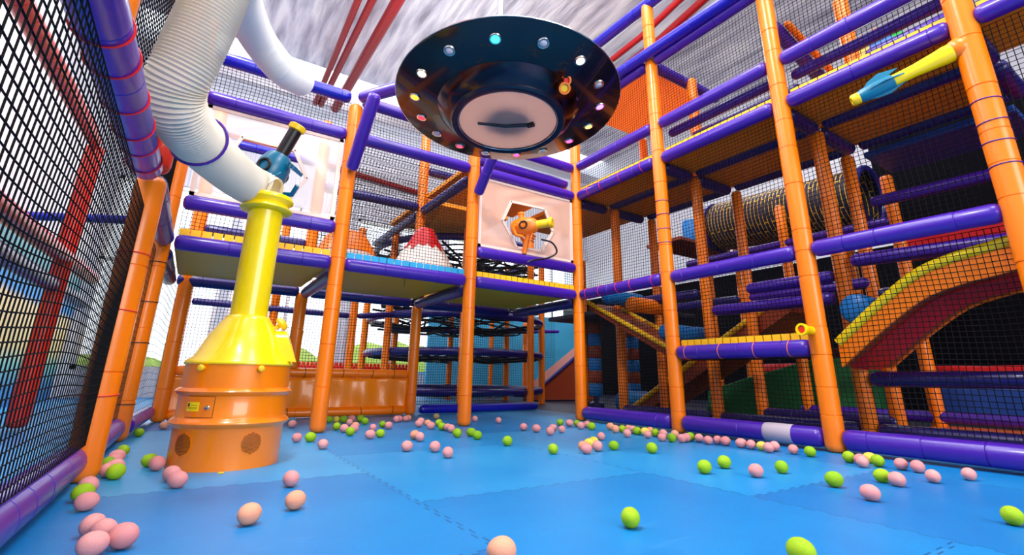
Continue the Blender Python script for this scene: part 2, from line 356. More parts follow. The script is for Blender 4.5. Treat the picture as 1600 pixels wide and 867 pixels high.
# back wall of the hall with a row of tall windows
WY = 6.0
slab('wall_back_sill', (3, WY, .2), (14, .15, .4), 'wall_white')
slab('wall_back_upper', (3, WY, 4.9), (14, .15, 2.8), 'wall_white')
wx = [-3.6, -1.3, .55, 2.6, 4.65, 6.7, 8.8]
for i, x in enumerate(wx): slab('wall_back_pier', (x, WY, 1.95), (.16, .15, 3.1), 'wall_white')
for i in range(6):
    x0, x1 = wx[i]+.08, wx[i+1]-.08
    f = MB()
    for (cx, cz, dx, dz) in (((x0+x1)/2, .43, x1-x0, .06), ((x0+x1)/2, 3.47, x1-x0, .06), (x0+.03, 1.95, .06, 3.1), (x1-.03, 1.95, .06, 3.1), ((x0+x1)/2, 2.1, x1-x0, .05), ((x0+x1)/2, 1.95, .05, 3.1)): f.box((cx, WY, cz), (dx, .09, dz))
    o = struct(f.build('window_%d' % (i+1), 'alu', smooth=False))
    g = bpy.data.materials.get('window_glass') or mat('window_glass', (235, 245, 255), .02, alpha=.06)
    MB().box(((x0+x1)/2, WY, 1.95), (x1-x0-.1, .012, 3.0)).build('pane', g, o, smooth=False)
M['pale_blue_wall'] = mat('pale_blue_wall', (70, 175, 220), .6, var=.12, vscale=1.5)
slab('wall_back_panel', (6.4, 5.72, .9), (4.2, .06, 1.8), 'pale_blue_wall')
# outdoors
slab('ground_outside', (3, 26, -.15), (90, 40, .1), mat('pale_paving', (225, 220, 210), .8, var=.1))
M['grass'] = mat('grass', (170, 185, 60), .9, var=.35, vscale=1.5, bump=.3)
tag(MB().box((3, 14, -.05), (30, 6, .12)).build('lawn', 'grass', smooth=False), 'yellow green lawn outside the back windows', 'lawn', kind='stuff')
for k, (x, y, sx, sz) in enumerate(((2.2, 11.4, 1.5, .8), (6.2, 13, 2.2, 1.1), (-1.6, 14, 1.3, .55))):
    h = MB().sphere((x, y, sz*.62+.08), 1, 20, 12, (sx, .7, sz*.62))
    hv = [Vector(p) for p in h.v]; h.v = [tuple(p+Vector((.12*math.sin(7*p.z+3*p.x), .1*math.sin(6*p.x), .1*math.sin(5*p.x+4*p.y)))) for p in hv]
    tag(h.build('shrub', mat('shrub_leaf', (150, 175, 60), .9, var=.4, vscale=9, bump=.6, bscale=30)), ('rounded yellow green shrub outside behind the inner orange post', 'large green shrub outside behind the round climbing tower', 'low green shrub outside behind the yellow blower pipe')[k], 'shrub')
# eave beam where the foil ends, with bolts
struct(MB().box((3, 5.35, 5.6), (13, .16, .22)).build('beam_back', 'alu', smooth=False))

# ------------------------------------------------------------------ main arena posts
ppost(-.02, 0, 0, 2.9, 'orange padded corner post where the left net wall meets the back wall', ties=(.2, .55, .8, 1.05))
ppost(XA, 0, 0, 2.56, 'orange padded post between the yellow blower and the white cones', seam=.3)
ppost(XB, 0, 0, 3.6, 'orange padded post left of the hexagon-hole panel with the orange cannon', seam=.3)
ppost(XC, 0, 0, 3.9, 'orange padded back corner post right of the orange cannon panel', seam=.25)
ppost(XC, YD, 0, 3.98, 'orange padded post at the left end of the low yellow-edged platform', seam=.25, ties=(1.5, 1.62, 1.75, 1.87), tie='tie_purple')
ppost(XC, YE, 0, 4.1, 'orange padded post of the right wall carrying the small yellow nozzle', seam=.25)
ppost(XC, YF, 0, 4.1, 'thick orange padded post at the right edge holding the yellow and teal cannon', seam=.25, r=TR+.008, ties=(1.42, 1.55, 1.66, 1.78), tie='tie_purple')
p = ppost(0, YL, 0, 1.2, 'orange padded post of the left net wall nearest the camera', ties=(.3, .62, .85), tie='tie_red')
ppost(0, YL, 1.22, 3.0, 'red-orange padded post above the long purple tube on the left', 'red_tube')
ppost(-.05, -2.3, 1.21, 2.2, 'orange padded post stub at the top left above the thick purple tube')
# alcove under the back deck
ppost(.12, YB, 0, 2.9, 'orange padded post in the far left corner of the alcove')
ppost(XA-.02, YB, .42, 1.14, 'orange padded post behind the orange banner, half way along it')
ppost(2.24, YB, 0, 1.12, 'orange padded post at the right end of the orange vinyl banner')
# tubes of the back wall
ptube((0, 0, Z1), (XA, 0, Z1), 'purple tube along the front of the deck behind the blower', seam=.5)
ptube((XA, 0, Z1), (XB, 0, Z1), 'purple tube along the deck edge below the white cones', seam=.5)
ptube((XB, 0, Z1), (XC, 0, Z1), 'purple tube along the deck edge below the orange cannon panel', seam=.5)
ptube((0, 0, ZR), (XA, 0, ZR), 'purple rail under the clear panel with the teal cannon', seam=.5)
ptube((XB, 0, ZR), (XC, 0, ZR), 'purple rail under the milky panel with the orange cannon', seam=.5)
ptube((0, 0, Z2), (XA, 0, Z2), 'purple tube above the clear panel with the teal cannon', seam=.5)
ptube((XA, 0, Z2), (XB, 0, Z2), 'purple tube above the net in front of the white cones', seam=.5)
ptube((XB, 0, Z2), (XC, 0, Z2), 'purple tube above the milky panel with the orange cannon', seam=.5)
ptube((0, 0, ZT), (XA, 0, ZT), 'uppermost blue tube of the back wall, left of the saucer', 'blue_tube', seam=.4)
ptube((XA, 0, ZT), (XB, 0, ZT), 'uppermost purple tube of the back wall passing behind the saucer', seam=.5)
ptube((XB, 0, ZT-.02), (XC, 0, ZT-.02), 'uppermost purple tube reaching the back corner post', seam=.5)
ptube((XB, .1, 2.43), (XC, .1, 2.44), 'purple tube between the top two rails left of the back corner')
# joists of the back deck
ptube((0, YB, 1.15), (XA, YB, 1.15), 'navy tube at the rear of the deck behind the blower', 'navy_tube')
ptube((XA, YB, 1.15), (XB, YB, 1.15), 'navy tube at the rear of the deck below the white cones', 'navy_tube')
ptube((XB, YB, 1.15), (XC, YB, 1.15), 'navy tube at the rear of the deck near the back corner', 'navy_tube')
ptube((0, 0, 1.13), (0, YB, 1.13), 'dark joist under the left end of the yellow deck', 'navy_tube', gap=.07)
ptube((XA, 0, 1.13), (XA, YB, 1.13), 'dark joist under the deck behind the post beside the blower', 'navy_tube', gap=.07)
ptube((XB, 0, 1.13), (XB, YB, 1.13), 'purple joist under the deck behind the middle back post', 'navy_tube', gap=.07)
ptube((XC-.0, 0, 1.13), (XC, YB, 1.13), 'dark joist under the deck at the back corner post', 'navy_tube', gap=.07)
def deck(x0, x1, y0, y1, z, label, m='deck_yellow', t=.05, g=.03):
    return tag(MB().box(((x0+x1)/2, (y0+y1)/2, z), (x1-x0-2*g, y1-y0-2*g, t)).build('deck_panel', m, smooth=False, bevel=.008), label, 'deck panel', 'deck panels seen from below')
deck(0, XA, .05, YB-.05, 1.2, 'mustard yellow deck underside behind the blower pipe', g=.05)
dk = deck(XA, XB, .05, YB-.05, 1.2, 'mustard yellow deck underside below the white cones, with a dangling tie', g=.05)
MB().tube([(1.66, .12, 1.17), (1.665, .12, 1.14), (1.66, .11, 1.10)], .003, 6).build('dangling_tie', 'tie_black', dk)
deck(XB, XC, .05, YB-.05, 1.2, 'mustard yellow deck underside below the orange cannon', g=.05)
# alcove banner
b = thing('vinyl_banner', 'orange vinyl banner stretched across the alcove floor behind the blower', 'banner', (1.15, YB, .03))
bm = MB(); n = 60
rows = []
for j in range(9):
    t = j/8; rows.append([(.16+(2.19-.16)*i/n, YB+.02*math.sin(i*.35+2*t)*math.sin(math.pi*t)+.012*math.sin(i*.9), .06+t*.3-.006*abs(math.sin(i*.31))*(1 if j in (0, 8) else 0)) for i in range(n+1)])
for j in range(8):
    for i in range(n):
        pass
V = [p for r in rows for p in r]; F = [(j*(n+1)+i, j*(n+1)+i+1, (j+1)*(n+1)+i+1, (j+1)*(n+1)+i) for j in range(8) for i in range(n)]
bm.add(V, F); o = bm.build('sheet', 'orange_vinyl', b); sm = o.modifiers.new('thickness', 'SOLIDIFY'); sm.thickness = .004
ptube((.12, YB, .4), (2.24, YB, .4), 'orange tube along the top of the orange vinyl banner', 'orange', ties=7, tie='tie_black', r=.042)
ptube((.12, YB, .045), (2.24, YB, .045), 'orange tube along the foot of the orange vinyl banner', 'orange', ties=6, tie='tie_black', r=.042)
ptube((2.3, YB+.02, .05), (XC+.5, YB+.1, .05), 'blue floor tube between the banner and the round tower', 'blue_tube', r=.045, seam=.5)
# right wall tubes
ptube((XC, 0, .075), (XC, YD, .075), 'purple floor tube in front of the right net, from corner to next post', r=.056, seam=.7)
bt = ptube((XC, YD, .075), (XC, YE, .075), 'purple floor tube of the right net with a torn grey tape wrap', r=.056, seam=.6)
tp = sleeve((XC, -1.79, .075), (XC, -2.02, .075), .0585, 9).build('tape_wrap', 'tape', bt); tp['label'] = 'torn grey tape wrap'
ptube((XC, YE, .075), (XC, YF, .075), 'purple floor tube at the foot of the right net nearest the camera', r=.056, seam=.22)
ptube((XC, YD, ZL), (XC, YE, ZL), 'purple tube along the front of the low yellow-edged platform', ties=4, tie='orange', seam=.3)
ptube((XC, 0, Z1), (XC, YD, Z1), 'mid-height purple tube from the back corner with red ties', ties=5, seam=.4)
ptube((XC, YD, Z1), (XC, YE, Z1), 'mid-height purple tube above the low yellow-edged platform', seam=.35)
ptube((XC, YE, Z1), (XC, YF, Z1), 'mid-height purple tube above the wavy slide on the right', seam=.3)
ptube((XC, 0, Z2), (XC, YD, Z2), 'purple tube at the upper deck beside the back corner, with red ties', ties=4, seam=.5)
ptube((XC, YD, Z2), (XC, YE, Z2), 'purple tube of the upper deck in the middle right bay', seam=.5)
ptube((XC, YE, Z2), (XC, YF, Z2), 'purple tube of the upper deck above the yellow and teal cannon', seam=.4)
ptube((XC, YF, Z2), (XC, YG, Z2), 'purple tube of the upper deck in the top right corner')
ptube((XC, 0, ZT), (XC, YD, ZT), 'purple rail above the upper deck beside the back corner')
ptube((XC, YD, ZT), (XC, YE, ZT), 'purple rail above the upper deck in the middle right bay', seam=.3)
ptube((XC, YE, ZT), (XC, YF, ZT), 'purple rail above the upper deck in the bay of the yellow and teal cannon')
ptube((XC+.12, YD, ZT-.07), (XC+.12, YE, ZT-.07), 'thinner purple tube close behind the middle upper rail', r=.04)
ptube((XC+.12, YE, ZT-.09), (XC+.12, YF, ZT-.09), 'thinner purple tube close behind the upper rail above the cannon', r=.04)
ptube((XC, 0, ZP), (XC, YD, ZP), 'purple tube at the roof net, just right of the saucer')
ptube((XC, YD, ZP), (XC, YE, ZP), 'purple tube at the roof net over the middle right bay', seam=.5)
ptube((XC-.1, -.5, 3.33), (XC-.07, -2.5, 3.31), 'glossy blue overhead tube second from the top at right of the saucer', 'blue_tube', seam=.6)
ptube((XC, -.2, 3.97), (XC, -2.3, 3.93), 'uppermost glossy blue overhead tube right of the saucer', 'blue_tube', seam=.4, r=.06)
# left wall tubes
ptube((-.035, -4.2, .075), (-.035, YL, .075), 'purple floor tube along the left net nearest the camera', r=.056, seam=.25)
ptube((-.035, YL, .075), (-.035, 0, .075), 'purple floor tube along the left net up to the corner', r=.056, seam=.3)
ptube((0, 0, .075), (0.05, YB, .075), 'purple floor tube along the left side of the alcove', r=.05)
ptube((-.015, -3.3, 1.07), (-.015, YL-.04, 1.2), 'thick glossy purple tube with red ties crossing the upper left', ties=9, r=.056, seam=.5)
ptube((.0, YL, 1.19), (0, 0, 1.2), 'dark purple tube between the two left posts at deck height', 'navy_tube', seam=.2)
ptube((0, YL, 2.27), (0, 0, 2.27), 'purple tube high on the left wall behind the white hose')
ptube((-.1, YL+.3, 1.95), (-.1, 0.1, 1.95), 'red tube on the left wall behind the white hose', 'red_tube', r=.035)

# nets
net((0, -3.4, .13), (0, 3.4+YL-.06, 0), (0, 0, .92), 'black net on the left wall nearest the camera, below the purple tube', .026, .0017, hang=.02)
net((-.03, YL+.06, .1), (0, -YL-.115, 0), (0, 0, 1.02), 'black net on the left wall between its two orange posts', .036, .0012)
net((-.03, -3.4, 1.24), (0, 3.4+YL-.06, 0), (0, 0, 1.5), 'black net on the left wall above the thick purple tube', .026, .0017)
net((-.03, YL+.06, 1.26), (0, -YL-.115, 0), (0, 0, 1.6), 'black net on the left wall behind the white hose')
net((.02, .08, .1), (.05, YB-.16, 0), (0, 0, 1.0), 'black net on the left side of the alcove', .045, .0012)
net((.17, YB-.02, .45), (2.02, 0, 0), (0, 0, .66), 'black net across the alcove above the orange banner')
net((2.3, YB+.02, .1), (1.15, 0, 0), (0, 0, 1.0), 'black net in front of the round climbing tower')
net((.06, .0, Z1+.05), (XA-.12, 0, 0), (0, 0, ZR-Z1-.1), 'black net strip on the deck behind the blower pipe', binding='yellow_web')
net((XA+.06, .0, Z1+.05), (XB-XA-.12, 0, 0), (0, 0, Z2-Z1-.1), 'black net with blue binding in front of the white cones', binding='blue_web')
net((XB+.06, .0, Z1+.05), (XC-XB-.12, 0, 0), (0, 0, ZR-Z1-.1), 'black net strip on the deck below the orange cannon panel', binding='yellow_web')
net((.06, .0, Z2+.05), (XA-.1, 0, 0), (0, 0, ZT-Z2-.1), 'black net between the two top tubes left of the saucer')
net((XA+.06, .0, Z2+.05), (XB-XA-.1, 0, 0), (0, 0, ZT-Z2-.1), 'black net between the two top tubes behind the saucer')
net((XA+.06, YB, Z1+.05), (XB-XA-.12, 0, 0), (0, 0, 1.3), 'black net at the rear of the deck behind the white cones')
net((XA+.05, .06, Z2), (XB-XA-.1, 0, 0), (0, 1.9, -.75), 'sloping black net canopy over the white cones', .03)
RN = dict(pitch=.0275, r=.0019)
net((XC+.03, -.06, .14), (0, YD+.12, 0), (0, 0, Z1-.2), 'black net of the right wall beside the back corner, lower storey', **RN)
net((XC+.03, YD-.06, .14), (0, YE-YD+.12, 0), (0, 0, ZL-.2), 'black net under the low yellow-edged platform', **RN)
net((XC+.03, YD-.06, ZL+.05), (0, YE-YD+.12, 0), (0, 0, Z1-ZL-.1), 'black net above the low platform, with yellow lower binding', binding='yellow_web', **RN)
net((XC+.03, YE-.06, .14), (0, YF-YE+.12, 0), (0, 0, Z1-.2), 'black net of the right wall in front of the wavy slide', **RN)
net((XC+.03, -.06, Z1+.05), (0, YD+.12, 0), (0, 0, Z2-Z1-.1), 'black net of the right wall beside the back corner, middle storey', **RN)
net((XC+.03, YD-.06, Z1+.05), (0, YE-YD+.12, 0), (0, 0, Z2-Z1-.1), 'black net of the right wall in the middle bay, middle storey', **RN)
net((XC+.03, YE-.06, Z1+.05), (0, YF-YE+.12, 0), (0, 0, Z2-Z1-.1), 'black net of the right wall below the yellow and teal cannon', **RN)
net((XC+.03, -.06, Z2+.05), (0, YD+.12, 0), (0, 0, ZT-Z2-.1), 'narrow black net with yellow binding beside the back corner', binding='yellow_web', **RN)
net((XC+.03, YD-.06, Z2+.05), (0, YE-YD+.12, 0), (0, 0, ZT-Z2-.1), 'narrow black net with yellow binding in the middle right bay', binding='yellow_web', **RN)
net((XC+.03, YE-.06, Z2+.05), (0, YF-YE+.12, 0), (0, 0, ZT-Z2-.1), 'narrow black net with yellow binding above the cannon', binding='yellow_web', **RN)
net((XC+.03, -.06, ZT+.05), (0, YD+.12, 0), (0, 0, ZP-ZT-.1), 'black net of the top storey just right of the saucer', **RN)
net((XC+.03, YD-.06, ZT+.05), (0, YE-YD+.12, 0), (0, 0, ZP-ZT-.1), 'black net of the top storey in the middle right bay', **RN)
net((XC+.03, YE-.06, ZT+.05), (0, YF-YE+.12, 0), (0, 0, ZP-ZT-.1), 'black net of the top storey above the yellow and teal cannon', **RN)
net((XC+.03, YF-.06, .14), (0, YG-YF, 0), (0, 0, Z2-.2), 'black net right of the thick orange post at the right edge', **RN)
net((XC+.03, YF-.06, Z2+.05), (0, YG-YF, 0), (0, 0, .9), 'black net in the top right corner with yellow binding', binding='yellow_web', **RN)
# ------------------------------------------------------------------ flying saucer
uc = Vector((1.766, -1.304, 2.15)); un = Vector((.0378, .077, 1)).normalized()
u1 = (Vector((1, 0, 0))-un*un.x).normalized(); u2 = un.cross(u1)
ufo = thing('flying_saucer', 'dark round flying saucer with coloured lights hanging above the blue floor', 'flying saucer', uc)
def ul(prof, n=64, cap=True): return MB().lathe(prof, uc, un, n, cap)
ul([(.46, -.055), (.728, -.004), (.735, .0), (.735, .006), (.728, .012), (.6, .04), (.42, .07), (.42, .02), (.46, -.02)], cap=False).build('disc', 'ufo', ufo)
MB().torus(uc+un*.004, un, .737, .0035, 64, 6).build('rim', 'chrome', ufo)
ul([(.468, -.055), (.452, -.078), (.428, -.104), (.402, -.127), (.372, -.145), (.372, -.12), (.44, -.06)], cap=False).build('skirt', 'ufo_skirt', ufo)
ul([(.378, -.13), (.378, -.152), (.366, -.163), (.335, -.163), (.32, -.156), (.32, -.13)], cap=False).build('lower_ring', 'ufo_ring', ufo)
MB().torus(uc-un*.156, un, .328, .005, 64, 6).build('lower_trim', 'chrome', ufo)
pl = ul([(.322, -.146), (.322, -.15), (.2, -.153), (.01, -.155)]).build('bottom_plate', 'plate', ufo)
pl['label'] = 'pale milky round bottom plate'
c0 = uc-un*.163
MB().tube([c0+u1*-.17+u2*.10, c0+u1*.0+u2*.03, c0+u1*.11+u2*-.06], [.009, .011, .013], 8).build('bracket_arm', 'ufo_ring', pl)
MB().box(c0+u1*.13+u2*-.075, (.03, .05, .022), Matrix.Rotation(.5, 3, 'Z')).build('bracket_clip', 'black', pl, smooth=False)
ul([(.42, .06), (.40, .12), (.35, .2), (.26, .27), (.14, .31), (.01, .32)]).build('dome', 'ufo_skirt', ufo)
ll = bpy.data.lights.new('saucer_fill', 'POINT'); ll.energy = 75; ll.color = (1, .86, .8); ll.shadow_soft_size = .22  # unseen light added inside the saucer to make its bottom plate glow
lo = bpy.data.objects.new('saucer_fill', ll); COL.objects.link(lo); lo.location = uc+un*.14
lamps = {-129.1: (40, 255, 190), -155.4: None, -103.8: None, -79.1: (255, 240, 170), -55.4: 'pink', -33.9: (210, 90, 255), -12: (255, 190, 70), 8.9: (255, 60, 110), 179.2: (255, 240, 190), 156.6: (255, 160, 30), 135.5: (255, 30, 40), 115.5: None, 94.5: (255, 40, 60), 74.1: None, 51.2: (255, 50, 110), 31: None}
lname = {(40, 255, 190): 'green', (255, 240, 170): 'pale yellow', (210, 90, 255): 'violet', (255, 190, 70): 'amber', (255, 60, 110): 'pink', (255, 240, 190): 'warm white', (255, 160, 30): 'orange', (255, 30, 40): 'red', (255, 40, 60): 'red', (255, 50, 110): 'pink'}
def lampmat(c):
    k = 'lit_%d_%d_%d' % c
    return bpy.data.materials.get(k) or mat(k, c, .3, emit=6)
for a, c in lamps.items():
    th = math.radians(a); d = u1*math.cos(th)+u2*math.sin(th); R0 = .612; hgt = -.055+(R0-.46)/(.728-.46)*.051
    p = uc+d*R0+un*hgt; nn = (un+d*-.19).normalized()
    h = MB().lathe([(.033, .004), (.036, -.002), (.033, -.008), (.025, -.0075), (.023, -.002), (.023, .004)], p, nn, 24, cap=False).build('spotlight', 'chrome', ufo)
    b = MB().lathe([(.0225, -.001), (.022, -.006), (.015, -.011), (.001, -.014)], p, nn, 14).build('bulb', lampmat(c) if isinstance(c, tuple) else M['lens'], h)
    b['label'] = ('lit %s bulb' % lname[c]) if isinstance(c, tuple) else 'unlit pale bulb'
for (px_, q, cc) in ((.0, .0, 'yellow_plastic'), (.02, -.065, 'red_bright')):
    th = math.radians(-72); d = u1*math.cos(th)+u2*math.sin(th); p0 = uc+d*.43-un*(.085-q*-1.0)+u1*(px_*.5)
    dirn = (CAM-p0).normalized()+Vector((.25, 0, .05))
    nz = MB().lathe([(.03, -.04), (.03, .05), (.036, .055), (.036, .07), (.024, .07), (.022, .02)], p0, dirn, 20).build('nozzle', 'orange_plastic', ufo)
    nz['label'] = 'small orange nozzle on the saucer skirt'
    MB().lathe([(.0235, .022), (.022, .062), (.0005, .064)], p0, dirn, 14).build('nozzle_core', cc, nz)
# struts and hangers of the saucer
ptube((XA, -.085, 1.94), (XA+.03, -.46, 2.44), 'purple slanted strut rising from the post beside the blower towards the saucer', r=.048, gap=.0, seam=.6)
ptube((XB, -.09, 1.99), (XB, -.56, 2.5), 'purple slanted strut from the middle back post under the saucer', r=.048, gap=.0, seam=.6)
ptube((XA, 0, 2.62), (1.55, -.95, 2.52), 'purple overhead tube from the post beside the blower to the saucer', seam=.6)
ptube((1.75, -1.2, 2.45), (1.72, -1.32, 6.13), 'pale hanger tube above the saucer', 'alu', r=.02, seam=2)

# ------------------------------------------------------------------ ball blower
bc = (.468, -1.042)
bl = thing('ball_blower', 'orange drum ball blower with yellow cone hood and tall yellow pipe', 'ball blower', (bc[0], bc[1], 0))
def L3(prof, n=48, cap=True): return MB().lathe(prof, (bc[0], bc[1], 0), (0, 0, 1), n, cap)
R0 = .22
L3([(R0, .0), (R0, .158), (R0+.004, .165), (R0+.016, .172), (R0+.022, .182), (R0+.016, .192), (R0+.004, .2), (R0, .206), (R0, .292), (R0+.01, .3), (R0+.018, .31), (R0+.01, .32), (R0, .326), (R0-.002, .43), (.2, .435)]).build('drum', 'drum', bl)
L3([(R0+.004, .424), (R0+.006, .43), (R0-.0, .442), (R0-.025, .46), (.15, .56), (.105, .63), (.092, .65), (.081, .655)]).build('hood', 'yellow', bl)
L3([(.081, .645), (.081, 1.2), (.077, 1.2)]).build('pipe', 'yellow', bl)
L3([(.081, 1.185), (.112, 1.188), (.122, 1.196), (.122, 1.202), (.112, 1.206), (.102, 1.225), (.114, 1.24), (.122, 1.246), (.122, 1.255), (.115, 1.268), (.098, 1.275), (.07, 1.275)]).build('pipe_flange', 'yellow', bl)
def on_drum(ang, z, r=R0): return Vector((bc[0]+r*math.cos(ang), bc[1]+r*math.sin(ang), z))
camang = math.atan2(CAM.y-bc[1], CAM.x-bc[0])
def drum_patch(name, a0, a1, z0, z1, m, parent, r=R0+.0025, t=.003, ellipse=False, n=14):
    mb = MB(); A = []
    if ellipse:
        pts = [((a0+a1)/2+(a1-a0)/2*math.cos(2*math.pi*k/28), (z0+z1)/2+(z1-z0)/2*math.sin(2*math.pi*k/28)) for k in range(28)]
        c = mb.v; 
        for rr in (r, r-t): mb.v += [tuple(on_drum(a, z, rr)) for a, z in pts]
        mb.f = [tuple(range(28))]+[(k, 28+k, 28+(k+1) % 28, (k+1) % 28) for k in range(28)]
    else:
        for i in range(n+1):
            a = a0+(a1-a0)*i/n
            mb.v += [tuple(on_drum(a, z0, r)), tuple(on_drum(a, z1, r)), tuple(on_drum(a, z1, r-t)), tuple(on_drum(a, z0, r-t))]
        for i in range(n): 
            b0 = 4*i
            for k in range(4): mb.f.append((b0+k, b0+(k+1) % 4, b0+4+(k+1) % 4, b0+4+k))
        mb.f += [(0, 1, 2, 3), (4*n+3, 4*n+2, 4*n+1, 4*n)]
    return mb.build(name, m, parent, smooth=False)
drum_patch('hatch_gap', camang-.90, camang-.325, .2065, .2915, 'ink', bl, r=R0+.0012, t=.001)
hd = drum_patch('hatch', camang-.89, camang-.335, .2085, .29, 'drum', bl, r=R0+.003)
st = drum_patch('warning_sticker', camang-.865, camang-.60, .232, .268, 'sticker', hd, r=R0+.0042, t=.001); st['label'] = 'yellow warning sticker with a small dark figure'
drum_patch('sticker_print', camang-.845, camang-.80, .250, .264, 'ink', st, r=R0+.0047, t=.0005, n=3)
for k, z in enumerate((.2545, .246, .241)): drum_patch('sticker_print', camang-(.775 if k == 0 else .845), camang-.63, z, z+.0016, 'ink', st, r=R0+.0047, t=.0005, n=4)
pk = on_drum(camang-.435, .247); dk2 = Vector((math.cos(camang-.435), math.sin(camang-.435), 0))
MB().lathe([(.010, 0), (.010, .006), (.007, .009), (.007, .014), (.001, .015)], pk, dk2, 12).build('lock', 'chrome', hd)
for da in (-.82, .42):
    drum_patch('grille', camang+da-.2, camang+da+.2, .058, .146, 'drum', bl, r=R0+.002, t=.002, ellipse=True)['label'] = 'perforated speaker grille'
    gm = MB()
    for i in range(-12, 13):
        for j in range(-9, 10):
            aa, zz = (i+.5*(j % 2))/11.5, j/8.5
            if aa*aa+zz*zz > .9: continue
            cc = on_drum(camang+da+.2*aa, .102+.044*zz, R0+.0022); rr_ = Vector((math.cos(camang+da+.2*aa), math.sin(camang+da+.2*aa), 0)); tt_ = Vector((-rr_.y, rr_.x, 0))
            gm.prism([cc+tt_*.0016*math.cos(q*math.pi/3)+Vector((0, 0, .0019*math.sin(q*math.pi/3))) for q in range(6)], rr_*.0004)
    gm.build('grille_holes', 'darkhole', bl, smooth=False)
for da in (-.66, .36):
    pk = on_drum(camang+da, .408); dd = Vector((math.cos(camang+da), math.sin(camang+da), 0))
    MB().lathe([(.008, 0), (.008, .01), (.013, .012), (.014, .02), (.01, .026), (.001, .028)], pk, dd, 14).build('knob', 'yellow_plastic', bl)
# feed opening on the right of the hood
fa = camang+1.42; fd = Vector((math.cos(fa), math.sin(fa), 0)); ft = Vector((-fd.y, fd.x, 0)); fc = Vector((bc[0], bc[1], 0))
ch = MB()
arch = []
for k in range(13):
    a = math.pi*k/12; arch.append((.07*math.cos(a), .52+.07*math.sin(a)))
arch = [(.07, .445)]+arch+[(-.07, .445)]
inner = [(x*.8, .445+(z-.445)*.92) for x, z in arch]
def ap(x, z, d): return fc+fd*d+ft*x+Vector((0, 0, z))
n = len(arch)
for pts, d0 in ((arch, .08), (arch, .236), (inner, .236), (inner, .15)): ch.v += [tuple(ap(x, z, d0 - (z-.445)*.38*(d0 > .2))) for x, z in pts]
for a in range(3):
    for k in range(n-1): ch.f.append((a*n+k, a*n+k+1, (a+1)*n+k+1, (a+1)*n+k))
fo = ch.build('feed_mouth', 'yellow', bl)
MB().prism([ap(x, z, .155) for x, z in inner], fd*.004).build('mouth_inside', 'darkhole', fo, smooth=False)['label'] = 'dark inside of the feed mouth'
MB().lathe([(.012, 0), (.012, .02), (.03, .024), (.036, .035), (.03, .048), (.012, .055), (.001, .056)], ap(0.0, .60, .125), fd+Vector((0, 0, .9)), 18).build('cap_knob', 'yellow_plastic', bl)

# ------------------------------------------------------------------ hoses
def catmull(P, k):
    P = [Vector(p) for p in P]; P = [P[0]*2-P[1]]+P+[P[-1]*2-P[-2]]; out = []
    for i in range(1, len(P)-2):
        for j in range(k):
            t = j/k; a, b, c, d = P[i-1:i+3]
            out.append(.5*((2*b)+(c-a)*t+(2*a-5*b+4*c-d)*t*t+(3*b-a-3*c+d)*t**3))
    out.append(P[-2]); return out
def hose(name, P, r, label, m, pitch=.0125):
    pts = catmull(P, 24); L = [0]
    for i in range(1, len(pts)): L.append(L[-1]+(pts[i]-pts[i-1]).length)
    N = int(L[-1]/pitch*4); q = []; rs = []; k = 0
    for i in range(N+1):
        s = L[-1]*i/N
        while k < len(L)-2 and L[k+1] < s: k += 1
        t = (s-L[k])/max(1e-9, L[k+1]-L[k]); q.append(pts[k].lerp(pts[k+1], t)); rs.append(r+.0042*math.cos(2*math.pi*s/pitch))
    o = MB().tube(q, rs, 28, cap=False).build(name, m); return tag(o, label, 'hose')
h1 = hose('air_hose', [(.468, -1.04, 1.285), (.435, -1.03, 1.305), (.354, -1.09, 1.31), (.244, -1.323, 1.292), (.132, -1.586, 1.285), (.077, -1.73, 1.307), (.063, -1.799, 1.36), (.083, -1.845, 1.449), (.126, -1.901, 1.676), (.15, -1.91, 1.9)], .096, 'thick white ribbed hose bending from the yellow pipe up to the left', 'hose')
MB().torus((.15, -1.545, 1.286), Vector((.43, 1, .02)), .106, .006, 28, 6).build('hose_band', 'tie_purple', h1)
hose('air_hose', [(.2, -1.6, 2.2), (.158, -1.29, 2.253), (.273, -.784, 2.362), (.455, -.525, 2.35), (.6, -.33, 2.42)], .1, 'second white ribbed hose higher up, behind the first one', 'hose2')

